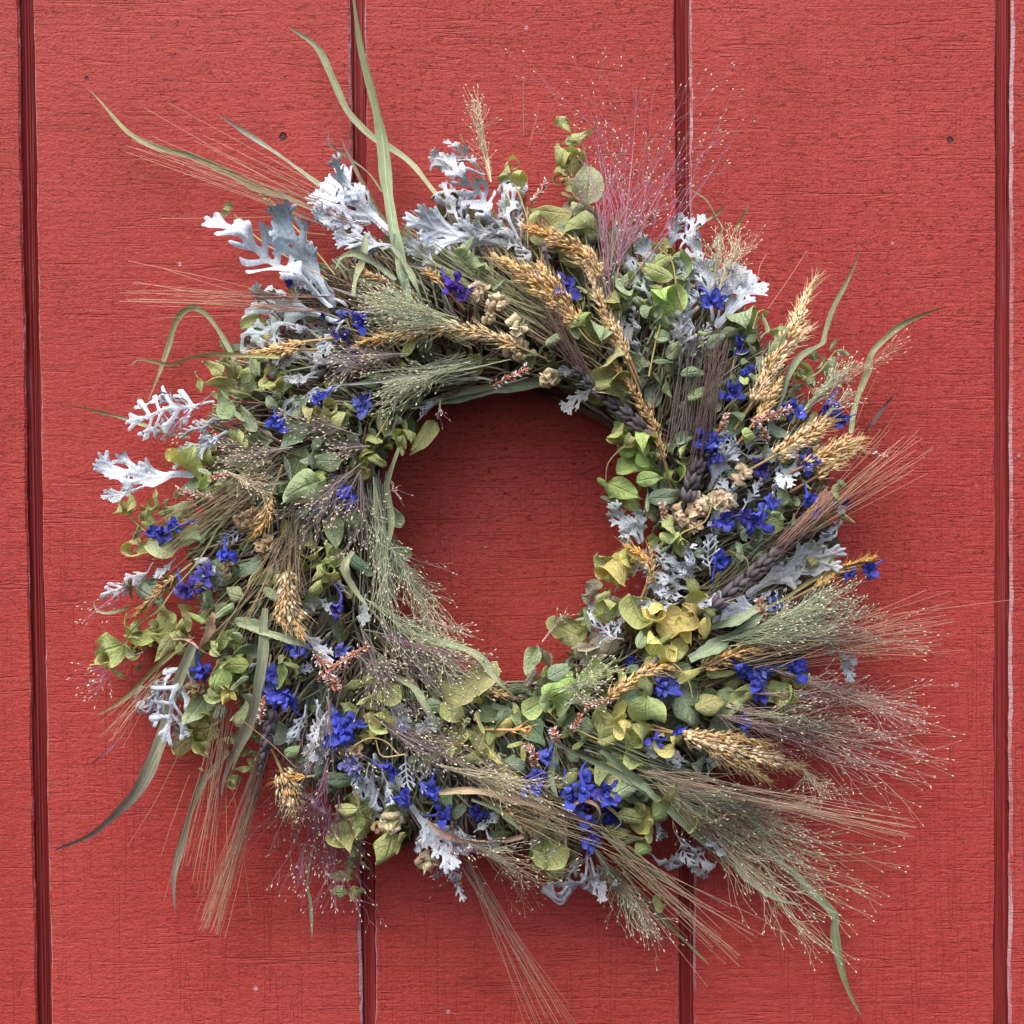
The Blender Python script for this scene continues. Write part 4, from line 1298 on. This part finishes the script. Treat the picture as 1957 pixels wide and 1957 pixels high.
# ---- grass blades
rl = random.Random(71)
PG, SG, OL, PUR, SAL, YG = (0.46, 0.51, 0.31), (0.34, 0.43, 0.27), (0.34, 0.32, 0.14), (0.28, 0.18, 0.22), (0.72, 0.47, 0.33), (0.50, 0.48, 0.20)
BLADES = [
    ('A', (60, 190, 200, 220, 290, 300, 400, 430, 500, 520, 650, 590, 850, 640, 1050, 720, 1250, 830, 1450, 900, 1650, 1000, 1850, 1160, 2050, 1300), 50, YG, SG, 0),
    ('A', (1030, 385, 1200, 500, 1400, 640, 1620, 800, 1850, 960), 42, LILAC, PG, 0),
    ('B', (-155, -160, 20, -30, 130, 200, 210, 370, 350, 520, 480, 600, 600, 690, 740, 860, 900, 1050), 62, PG, PG, 0),
    ('Z', (664, -40, 672, 30, 684, 100, 706, 190, 722, 270, 730, 350, 742, 430, 760, 510, 770, 570), 24, OL, SG, 1),
    ('B', (160, 520, 260, 730, 370, 930, 440, 1030, 520, 1130), 34, PUR, OL, 0), ('B', (320, 1110, 305, 1250, 260, 1400, 245, 1500), 52, PG, PG, 1),
    ('B', (90, 480, 100, 570, 200, 640, 330, 740, 420, 860), 26, PUR, SG, 0),
    ('B', (130, 1340, 170, 1260, 260, 1240, 380, 1300, 500, 1400), 44, PG, SG, 1),
    ('D', (590, 385, 660, 200, 720, 10, 745, -80, 800, -170, 880, -200, 960, -150, 1050, -20, 1130, 150), 44, OL, PG, 0),
    ('D', (475, 155, 530, 120, 640, 135, 740, 150, 860, 105, 1000, 85, 1200, 95, 1400, 110), 34, SAL, YG, 1),
    ('D', (30, 400, 200, 420, 400, 470, 550, 520, 700, 570, 850, 600), 26, TAN, SG, 0), ('D', (250, 1600, 270, 1660, 340, 1680, 450, 1650, 540, 1620), 24, TAN, SG, 0),
    ('F', (20, 1365, 250, 1260, 420, 1110, 520, 1000, 600, 850, 680, 650, 740, 430, 800, 280, 870, 100), 88, PUR, PG, 1),
    ('F', (1040, 1030, 1080, 870, 1150, 720, 1230, 540, 1270, 350, 1300, 150, 1300, 0, 1310, -120), 72, PUR, PG, 1),
    ('F', (750, 1750, 750, 1550, 790, 1350, 850, 1120, 920, 950, 1010, 850, 1090, 760), 58, PUR, PG, 0),
    ('F', (280, 535, 400, 470, 520, 360, 640, 240, 760, 150, 870, 60), 34, OL, OL, 1), ('F', (1600, 1900, 1590, 1700, 1570, 1580, 1600, 1400, 1640, 1200), 30, SG, SG, 0),
    ('F', (220, 850, 300, 790, 370, 730, 440, 650), 16, PUR, PUR, 0),
    ('G', (690, 1330, 760, 1400, 870, 1460, 1000, 1480, 1150, 1465, 1290, 1445), 50, SAL, SAL, 1), ('G', (1780, 1390, 1550, 1300, 1400, 1255, 1250, 1220, 1050, 1170, 900, 1160, 770, 1175), 52, PUR, TAN, 1),
    ('G', (1555, 1560, 1545, 1400, 1580, 1270, 1650, 1220, 1730, 1250, 1760, 1310, 1740, 1360), 26, SAL, SAL, 1),
    ('G', (1270, 620, 1150, 500, 1100, 440, 1020, 340, 900, 280, 700, 220, 500, 100), 56, PG, PG, 1), ('G', (1300, 1430, 1200, 1340, 1100, 1260, 970, 1215), 36, SG, PG, 1),
    ('G', (800, 840, 690, 650, 620, 540, 500, 450), 50, SG, PG, 1),
    ('H', (910, 1025, 800, 1000, 700, 940, 600, 850, 500, 770, 400, 680, 250, 540, 100, 440, 0, 390, -130, 330, -220, 280), 40, PG, SG, 1),
    ('G', (1500, 1200, 1460, 1080, 1470, 950, 1500, 880), 46, SG, PG, 1),
    ('H', (1185, 1530, 1130, 1420, 1090, 1280, 1065, 1150, 1060, 1070, 960, 970, 870, 880, 790, 810, 740, 720, 690, 640, 640, 560), 50, OL, SG, 0),
    ('H', (260, 560, 210, 500, 160, 460, 80, 380, 0, 320), 48, SG, SG, 1),
    ('C', (1585, 570, 1530, 720, 1430, 930, 1380, 1090, 1360, 1150, 1280, 1190, 1210, 1240, 1150, 1330, 1100, 1500, 1020, 1700), 46, OL, SG, 1),
    ('C', (2135, 916, 2000, 960, 1850, 1030, 1750, 1110, 1660, 1210, 1640, 1320, 1580, 1480, 1550, 1580, 1530, 1700), 46, OL, PG, 1),
    ('C', (1835, 1400, 1760, 1510, 1680, 1620, 1590, 1710), 26, PUR, (0.12, 0.1, 0.08), 0),
    ('C', (550, 200, 640, 270, 700, 370, 740, 430, 720, 490, 680, 560), 34, OL, PG, 0), ('C', (750, 260, 730, 330, 650, 390, 560, 460), 22, OL, PG, 0), ('C', (905, 290, 850, 400, 780, 530), 26, OL, OL, 0),
    ('E', (1150, 1370, 1000, 1460, 860, 1560, 700, 1640), 95, SG, SG, 1), ('E', (1180, 1290, 1060, 1370, 960, 1410, 840, 1440), 70, SG, SG, 1), ('E', (1880, 1045, 1750, 1050, 1600, 1090, 1450, 1160, 1300, 1260, 1150, 1330), 30, OL, OL, 1),
    ('F', (1680, 190, 1560, 110, 1430, 60, 1200, 0, 1140, -20), 50, PG, PG, 1), ('J', (600, 1240, 1040, 1210, 1300, 1170, 1600, 1130, 1932, 1080, 2300, 1000), 30, LILAC, PG, 1),
    ('I', (100, 330, 300, 270, 550, 220, 800, 160, 1000, 140, 1300, 110), 80, SG, SG, 0), ('I', (250, 290, 500, 215, 760, 150, 1050, 95, 1350, 60), 60, PG, PG, 0),
    ('I', (180, 1660, 160, 1450, 140, 1250, 170, 1050, 140, 800, 220, 550), 44, PG, PG, 1), ('D', (1940, 1640, 1850, 1530, 1800, 1400, 1850, 1300), 56, PG, PG, 1),
    ('D', (420, 1930, 480, 1800, 560, 1720, 650, 1660, 760, 1520, 870, 1400, 950, 1280, 1020, 1150, 1120, 1020), 18, YG, PG, 1),
    ('F', (965, 165, 920, 140, 850, 80, 740, 70), 20, SAL, SAL, 1), ('D', (900, 1900, 960, 1800, 990, 1720, 1000, 1680), 60, SAL, SAL, 1), ('D', (1360, 1450, 1380, 1300, 1390, 1150, 1375, 1040), 26, PUR, PUR, 1),
    ('B', (740, 1590, 620, 1605, 520, 1620), 36, TAN, TAN, 1), ('H', (490, 1300, 440, 1250, 370, 1180, 270, 1080, 180, 980, 110, 880), 26, OL, SG, 0), ('H', (420, 1000, 310, 930, 230, 860, 120, 790, 0, 700), 34, PG, SG, 1),
    ('B', (600, 1330, 690, 1420, 520, 1230, 450, 1100), 40, SG, SG, 0), ('J', (1500, 500, 1400, 250, 1280, 60, 1200, -40), 60, SG, PG, 1), ('J', (1320, 420, 1280, 200, 1230, -20), 50, SG, PG, 1),
    ('B', (560, 1520, 520, 1300, 500, 1120), 40, SG, SG, 1), ('A', (1960, 1300, 1900, 1200, 1750, 1120), 50, SG, SG, 0), ('D', (1120, 1010, 1300, 900, 1440, 870), 30, (0.5, .16, .13), SG, 1),
    ('E', (900, 1300, 1020, 1240, 1060, 1120, 1050, 1020, 940, 970), 14, TAN, OL, 1), ('B', (1060, 800, 960, 640, 900, 500), 12, PG, PG, 0),
]


def blade(reg, nums, w, ctip, cbase, up):
    """tip -> base"""
    pts = [U(reg, nums[i], nums[i + 1]) for i in range(0, len(nums), 2)]
    k = len(pts)
    hs = [max(0.014, Hh(*p) * (1.02 if up else 0.72)) + (0.008 if up else 0.0) for p in pts]
    for i in range(1, k - 1):
        hs[i] = (hs[i - 1] + 2 * hs[i] + hs[i + 1]) / 4
    n = 8 * k
    P3 = smooth_line([W(p[0], p[1], h) for p, h in zip(pts, hs)], n)
    P3 = P3 + np.array([0, 1, 0]) * (0.0012 * np.sin(np.linspace(0, 9, n) + rl.uniform(0, 6)))[:, None]
    t, s, nn = frames(P3)
    wm = w * K(reg) * S * 0.43
    q = np.linspace(0, 1, n)
    prof = np.clip(np.sin(math.pi * (0.02 + 0.80 * q ** 0.8)) ** 0.8, 0.06, 1) * wm
    prof = prof * (1 + 0.14 * np.sin(q * rl.uniform(9, 20) + rl.uniform(0, 6)) + 0.06 * np.sin(q * 47))
    tw = rl.uniform(-0.5, 0.5) + rl.uniform(0.5, 1.1) * np.sin(q * rl.uniform(3, 7) + rl.uniform(0, 6))
    ss = s * np.cos(tw)[:, None] + nn * np.sin(tw)[:, None]
    mm = -s * np.sin(tw)[:, None] + nn * np.cos(tw)[:, None]
    vs = np.linspace(-1, 1, 5)
    V = P3[:, None, :] + ss[:, None, :] * (vs[None, :, None] * prof[:, None, None]) + mm[:, None, :] * ((np.abs(vs)[None, :, None] - 0.5) * 0.45 * prof[:, None, None])
    F = []
    for i in range(n - 1):
        for j in range(4):
            F.append((i * 5 + j, i * 5 + j + 1, (i + 1) * 5 + j + 1, (i + 1) * 5 + j))
    c = np.repeat(ramp_col(vary(ctip, .1), vary(cbase, .1), n, 0.55), 5, axis=0)
    P2 = np.stack([np.repeat(q * len(pts), 5), np.tile(vs, n), np.full(5 * n, rl.uniform(0, 9))], -1)
    mb = MB()
    mb.add(V.reshape(-1, 3), F, c, P2)
    wbuild(mb, 'grass_blade', M_BLADE)


for bl in BLADES:
    blade(*bl)

# ---- airy grass panicles
rl = random.Random(81)
SEED = (0.72, 0.66, 0.47)


def panicle(b, t, w, n, cs, seed=SEED, off=0.008, sub=3, narrow=0.25, r=0.52, hend=None, bow=0.1, ss=1.0, start=0.05):
    d = math.atan2(t[1] - b[1], t[0] - b[0])
    ux, uy = math.cos(d), math.sin(d)
    L = math.hypot(t[0] - b[0], t[1] - b[1])
    st, sd = MB(), MB()

    def at(al, si, ho):
        x, y = b[0] + ux * al - uy * si, b[1] + uy * al + ux * si
        h = Hh(x, y) + off + ho
        return W(x, y, max(h, 0.008))
    main = [at(L * q, bow * L * math.sin(q * 2.5) * 0.3, 0) for q in (0, 0.3, 0.6, 0.85)]
    tube(st, smooth_line(main, 10), np.linspace(1.5, 0.6, 10) * S, vary(cs), 3)
    if cs is PURP:
        r *= 0.85
    if cs is DKP:
        off -= 0.006
    n = int(n * (0.5 if cs is DKP else 0.44 if cs is PURP else 0.68))
    for k in range(n):
        al = L * (1 - rl.random() ** 1.1 * (1 - narrow) * 0.9)
        wid = w * (0.25 + 0.75 * al / L)
        si = max(-1, min(1, rl.gauss(0, 0.55))) * wid * 0.58
        a0 = L * rl.uniform(start, 0.5) * al / L
        ho = rl.uniform(-0.010, 0.012)
        ms = si * rl.uniform(0.2, 0.55)
        jit = rl.uniform(-8, 8)
        kk = 0.022 * L
        pts = [at(a0, rl.uniform(-3, 3), 0), at(a0 + (al - a0) * 0.3, ms * 0.6 + rl.gauss(0, kk * .6), ho * 0.3), at(a0 + (al - a0) * 0.55, ms + rl.gauss(0, kk), ho * 0.6), at(a0 + (al - a0) * 0.8, si * 0.75 + jit + rl.gauss(0, kk), ho), at(al, si, ho)]
        P3 = smooth_line(pts, 12)
        c = vary(cs, 0.25)
        tube(st, P3, np.linspace(r, r * 0.55, 12) * S, c, 3)
        ends = [(P3[-1], P3[-1] - P3[-2])]
        for q in range(sub):
            i = rl.randrange(5, 11)
            base = P3[i]
            tg = P3[i] - P3[i - 1]
            tg = tg / np.linalg.norm(tg)
            side = np.array([tg[2], 0, -tg[0]]) * rl.choice([-1, 1])
            ln = rl.uniform(8, 34) * S
            e = base + tg * ln + side * ln * rl.uniform(0.25, 0.7) + np.array([0, -1, 0]) * ln * rl.uniform(-.3, .5)
            tube(st, smooth_line([base, (base + e) / 2 + side * ln * 0.08, e], 4), np.linspace(r * 0.7, r * 0.45, 4) * S, c, 3)
            ends.append((e, e - base))
        for e, dr in ends:
            if rl.random() < 0.85:
                grain(sd, e, dr, rl.uniform(4.5, 8) * S * ss, rl.uniform(1.8, 3.0) * S * ss, vary(seed, 0.25), 4, 2)
    so = wbuild(st, 'grass_panicle', M_STEM)
    for arr in sd.v:
        arr -= np.array(WORIGIN)
    sd.build('seeds', M_GRAIN, so, 'stuff')


PURP, GRN, TANS, PINK, DKP = (0.38, 0.19, 0.25), (0.44, 0.48, 0.31), (0.62, 0.53, 0.36), (0.58, 0.42, 0.36), (0.30, 0.24, 0.22)
z = lambda x, y: (x * 1.01294, y * 1.01294)   # full-view reading -> photograph units
for args in (
    (z(1165, 520), z(1195, 95), 430, 90, PURP), (z(1165, 500), z(1320, 190), 300, 50, PURP), (z(1150, 560), z(1110, 200), 180, 40, PURP), (z(1180, 540), z(1420, 190), 140, 22, PURP),
    (U('B', 1090, 800), U('B', 965, 200), 34, 34, TANS), (U('C', 720, 830), U('C', 870, 420), 95, 46, TANS), (U('C', 680, 800), U('C', 720, 500), 70, 24, GRN),
    (U('J', 1800, 680), U('J', 850, 330), 75, 90, GRN), (U('J', 1800, 720), U('J', 900, 480), 60, 60, GRN), (U('J', 1750, 700), U('J', 980, 640), 50, 40, GRN),
    (U('D', 1480, 660), U('D', 1020, 760), 60, 80, DKP), (U('D', 1900, 760), U('D', 1430, 1200), 110, 80, DKP), (U('D', 1900, 800), U('D', 1700, 1200), 90, 60, DKP), (U('D', 1900, 820), U('D', 1932, 1350), 120, 80, DKP),
    (z(705, 900), z(740, 1230), 110, 80, GRN), (z(720, 1000), z(860, 1240), 110, 70, GRN), (z(690, 1130), z(930, 1300), 100, 80, GRN), (z(700, 1150), z(900, 1370), 150, 90, DKP), (z(680, 1180), z(770, 1400), 140, 70, DKP), (z(720, 1200), z(940, 1260), 60, 30, PURP),
    (z(620, 1430), z(560, 1720), 220, 90, PURP), (z(640, 1500), z(640, 1760), 160, 50, PURP), (z(590, 1440), z(500, 1640), 120, 40, DKP), (z(620, 1300), z(640, 1500), 170, 60, DKP),
    (U('H', 500, 150), U('H', 1550, 430), 250, 85, PINK), (U('H', 500, 100), U('H', 1650, 350), 150, 40, PINK), (U('H', 700, 60), U('H', 1500, 90), 90, 46, PINK), (U('H', 650, 150), U('H', 1250, 230), 120, 60, GRN),
    (U('H', 150, 400), U('H', 1150, 800), 260, 85, TANS), (U('H', 200, 440), U('H', 1250, 1150), 300, 95, GRN), (U('H', 250, 480), U('H', 800, 1000), 200, 70, TANS), (U('H', 300, 500), U('H', 1050, 700), 140, 60, GRN), (U('H', 900, 380), U('H', 1040, 560), 70, 22, TANS), (U('H', 500, 700), U('H', 1200, 1340), 130, 24, TANS),
    (U('H', -40, 760), U('H', 220, 1180), 80, 80, GRN), (U('H', 0, 800), U('H', 320, 1250), 60, 40, TANS),
    (U('E', 900, 1530), U('E', 1880, 1260), 105, 110, GRN), (U('E', 950, 1560), U('E', 1900, 1420), 95, 90, GRN), (U('E', 1000, 1500), U('E', 1750, 1150), 70, 46, GRN), (U('E', 1200, 1700), U('Z', 1780, 1370), 140, 60, PINK), (U('E', 1150, 1500), U('Z', 1790, 1200), 100, 40, PINK),
    (U('C', 1220, 1580), U('C', 1560, 1230), 50, 60, GRN), (U('C', 1300, 1500), U('C', 1900, 1100), 36, 24, (0.50, .28, .22)), (U('C', 1350, 1620), U('C', 1560, 1400), 60, 30, TANS),
    (U('F', 560, 150), U('F', 130, 330), 80, 26, PURP), (U('D', 1000, 320), U('D', 620, 680), 60, 10, PURP), (U('D', 500, 1500), U('D', 180, 1750), 60, 14, PURP),
    (U('J', 1350, 950), U('J', 550, 1020), 70, 90, DKP), (U('J', 1932, 1020), U('J', 1000, 1350), 80, 80, GRN), (U('J', 900, 1700), U('J', 100, 1500), 60, 50, DKP), (U('J', 1000, 1800), U('J', 600, 1850), 60, 60, DKP),
    (U('G', 350, 700), U('G', 900, 1050), 130, 90, DKP), (U('G', 500, 800), U('G', 1250, 1130), 90, 60, DKP), (U('G', 850, 1350), U('G', 900, 1820), 150, 50, PURP), (U('G', 900, 1450), U('G', 1550, 1800), 160, 50, TANS), (U('G', 750, 1000), U('G', 1600, 1250), 90, 60, TANS),
    (U('G', 100, 1250), U('G', 100, 1830), 130, 40, PURP), (U('G', 1500, 560), U('G', 1880, 400), 60, 50, GRN), (U('G', 1540, 640), U('G', 1700, 560), 40, 30, GRN), (U('C', 40, 900), U('C', -40, 600), 60, 40, DKP),
    (U('I', 150, 750), U('I', 280, 970), 20, 4, PINK), (U('I', 200, 1250), U('I', 560, 1362), 14, 4, PINK), (U('I', 430, 1700), U('I', 770, 1830), 24, 8, PINK), (U('I', 1180, 1850), U('I', 1330, 1640), 18, 5, PINK), (U('I', 500, 230), U('I', 480, 380), 30, 5, PINK),
    (U('G', 250, 300), U('G', 520, 560), 110, 60, DKP), (U('D', 1050, 800), U('D', 1350, 950), 60, 40, TANS),
):
    panicle(*args)

# ---- small pink and white flower spikes
rl = random.Random(91)
BRICK, WFL = (0.52, 0.20, 0.12), (0.70, 0.62, 0.60)
SPK = [('G', 20, 480, 330, 265, 80), ('G', 20, 330, 130, 540, 110), ('G', 150, 520, 60, 450, 80), ('G', 1860, 585, 1665, 650, 60), ('G', 1590, 790, 1640, 690, 50), ('G', 1490, 870, 1465, 780, 60), ('G', 1370, 1000, 1310, 880, 60),
       ('C', 1130, 1560, 930, 1650, 70), ('C', 200, 480, 330, 330, 90), ('C', 140, 520, 200, 350, 70), ('I', 850, 130, 1090, 10, 70), ('E', 1140, 1420, 1130, 1270, 80), ('E', 1100, 170, 1330, 100, 60), ('E', 1700, 360, 1910, 395, 45),
       ('D', 1000, 980, 760, 920, 50), ('F', 1270, 580, 1310, 420, 50), ('B', 1340, 920, 1435, 790, 40), ('E', 1180, 300, 1100, 150, 50), ('E', 540, 790, 530, 680, 50), ('D', 960, 850, 1080, 830, 60), ('F', 1900, 130, 1700, 260, 70), ('E', 880, 250, 930, 130, 40)]
for reg, x0, y0, x1, y1, w in SPK:
    b, t = U(reg, x0, y0), U(reg, x1, y1)
    P3 = smooth_line([W(b[0], b[1], Hh(*b) + .002), W((b[0] + t[0]) / 2 + 3, (b[1] + t[1]) / 2, Hh(*t) + .008), W(t[0], t[1], Hh(*t) + .008)], 24)
    tt, s, nn = frames(P3)
    st, fl = MB(), MB()
    tube(st, P3, 0.0006, (0.4, .17, .1), 4)
    wm = w * K(reg) * S * 0.5
    for k in range(int(70 * max(1, np.linalg.norm(P3[-1] - P3[0]) / 0.03))):
        i = rl.randrange(24)
        an = rl.uniform(0, 6.28)
        o_ = s[i] * math.cos(an) + nn[i] * math.sin(an)
        rr = wm * rl.uniform(0.15, 1)
        outer = rr > wm * 0.55
        grain(fl, P3[i] + o_ * rr * 0.8, tt[i] + o_ * 1.3, rl.uniform(7, 12) * S, rl.uniform(2.5, 4.5) * S, vary(WFL if outer and rl.random() < 0.8 else BRICK, 0.2), 4, 2)
    so = wbuild(st, 'pink_flower_spike', M_STEM)
    for arr in fl.v:
        arr -= np.array(WORIGIN)
    fl.build('florets', M_GRAIN, so, 'stuff')

# ---- sprig stems seen between the leaves, hand placed
rl = random.Random(95)
mbs = MB()
for reg, nums in (('E', (390, 290, 280, 350, 200, 440, 185, 560)), ('E', (560, 1640, 640, 1700, 700, 1790, 720, 1880)), ('C', (500, 940, 460, 800, 430, 640, 340, 550)), ('C', (290, 1350, 330, 1150, 360, 1030)), ('C', (1230, 1370, 1330, 1330, 1440, 1190)),
                  ('D', (480, 1090, 540, 1150, 620, 1210)), ('F', (230, 230, 330, 215, 400, 190, 480, 50)), ('F', (1060, 380, 980, 300, 1050, 180)), ('F', (1850, 970, 1880, 1080, 1880, 1150)), ('G', (1600, 780, 1730, 840, 1850, 880)), ('H', (780, 60, 870, 80, 940, 10)), ('C', (930, 1060, 960, 960, 1000, 940)),
                  ('B', (1620, 1690, 1700, 1780, 1830, 1830)), ('G', (270, 1180, 280, 1250, 270, 1290)), ('J', (1060, 1720, 1130, 1600, 1180, 1520)), ('A', (1120, 1000, 1270, 1150, 1500, 1290, 1700, 1400)), ('A', (1330, 900, 1430, 1010, 1560, 1150, 1740, 1370)), ('B', (1240, 820, 1280, 920, 1330, 1080)),
                  ('G', (520, 940, 440, 860, 340, 840, 240, 890)), ('G', (560, 940, 420, 950, 380, 850)), ('G', (1740, 1210, 1800, 1260, 1890, 1350, 1850, 1400)), ('H', (0, 560, 60, 600, 90, 650)), ('E', (660, 940, 650, 870, 800, 790, 860, 600))):
    pts = [U(reg, nums[i], nums[i + 1]) for i in range(0, len(nums), 2)]
    P3 = smooth_line([W(p[0], p[1], Hh(*p) + 0.006) for p in pts], 14)
    tube(mbs, P3, np.linspace(2.0, 1.2, 14) * S, vary((0.44, 0.36, 0.15), .15), 4)
wbuild(mbs, 'sprig_stems', M_STEM, None, 'stuff')

# ---- inner body: vine ring and the tangle of stems that fills the wreath
rl = random.Random(99)
ringm = MB()
for k in range(30):
    ph, am, r0 = rl.uniform(0, 6.28), rl.uniform(8, 26), rl.uniform(285, 400) if k < 16 else rl.uniform(390, 545)
    n = 90
    a = np.linspace(0, 2 * math.pi * 1.02, n)
    rr = r0 + am * np.sin(a * rl.choice([3, 4, 5]) + ph)
    hh = 0.010 + 0.022 * (0.5 + 0.5 * np.sin(a * 6 + ph * 2)) * (0.6 if r0 < 320 else 1)
    P3 = W(CX + rr * np.cos(a), CY - rr * np.sin(a), hh)
    tube(ringm, P3, rl.uniform(5, 9) * S, vary((0.10, 0.066, 0.045), .25), 5)
wbuild(ringm, 'vine_ring', M_STEM)
tang = MB()
for k in range(6800):
    a = rl.uniform(0, 2 * math.pi)
    r = rl.uniform(285, 590)
    px, py = CX + r * math.cos(a), CY - r * math.sin(a)
    d = field(px, py) + rl.gauss(0, 0.38)
    if r < 330:
        d = a + R(80) * rl.choice([-1, 1]) + rl.uniform(-.3, .3)
    L = rl.uniform(50, 150) * (0.7 if r < 330 else 1)
    f = rl.uniform(0.12, 0.80)
    if r + L > 620:
        L = max(25, 620 - r)
    x1, y1 = px + L * math.cos(d), py - L * math.sin(d)
    mx, my = (px + x1) / 2 + rl.uniform(-8, 8), (py + y1) / 2 + rl.uniform(-8, 8)
    P3 = smooth_line([W(px, py, Hh(px, py) * f), W(mx, my, Hh(mx, my) * (f + .06)), W(x1, y1, Hh(x1, y1) * f + rl.uniform(-.004, .006))], 5)
    c = rl.choice([(0.18, 0.15, 0.09), (0.25, 0.25, 0.14), (0.13, 0.095, 0.08), (0.32, 0.30, 0.20), (0.22, 0.14, 0.13), (0.38, 0.38, 0.29)])
    tube(tang, P3, rl.uniform(1.0, 2.6) * S, vary(c, .3), 3)
wbuild(tang, 'stem_tangle', M_STEM, None, 'stuff')
# pale and green bundle stems nearer the surface
surf = MB()
for (b, t, w, n, c) in ((U('B', 1780, 1900), U('B', 1000, 1250), 90, 60, (0.30, .27, .15)), (U('B', 1500, 1700), U('B', 520, 1080), 100, 70, (0.30, .33, .18)), (U('B', 1800, 1950), U('B', 900, 1450), 60, 40, (0.26, .17, .12)),
                        (U('C', 480, 1850), U('C', 560, 1000), 70, 46, (0.17, .14, .12)), (U('C', 590, 1960), U('C', 730, 1250), 50, 40, (0.12, .085, .07)), (U('J', 1950, 800), U('J', 1000, 420), 60, 60, (0.36, .40, .22)), (U('J', 2000, 1050), U('J', 1000, 1250), 70, 70, (0.30, .32, .22)),
                        (U('B', 1850, 1400), U('C', 130, 300), 50, 40, (0.30, .25, .2)), (U('C', 60, 1000), U('C', 60, 500), 60, 40, (0.30, .26, .2)), (U('E', 760, 1290), U('E', 1300, 850), 50, 40, (0.16, .15, .09)), (U('E', 700, 1780), U('E', 1300, 1560), 60, 50, (0.15, .10, .06)),
                        (U('G', 600, 150), U('G', 900, 420), 80, 60, (0.36, .36, .25)), (U('I', 60, 700), U('I', 130, 1700), 60, 60, (0.32, .33, .25)), (U('D', 1550, 1000), U('D', 1480, 1500), 60, 40, (0.2, .16, .12)), (U('H', -100, 250), U('H', 500, 500), 70, 70, (0.28, .30, .18)), (U('F', 1600, 600), U('F', 1450, 1200), 90, 60, (0.26, .2, .17))):
    awn_lines(surf, b, w * .9, t, w * 1.3, int(n * .6), c, tuple(q * 1.15 for q in c), -0.007, None, 1.3, 0.6, 1.0)
wbuild(surf, 'bundle_stems', M_STEM, None, 'stuff')
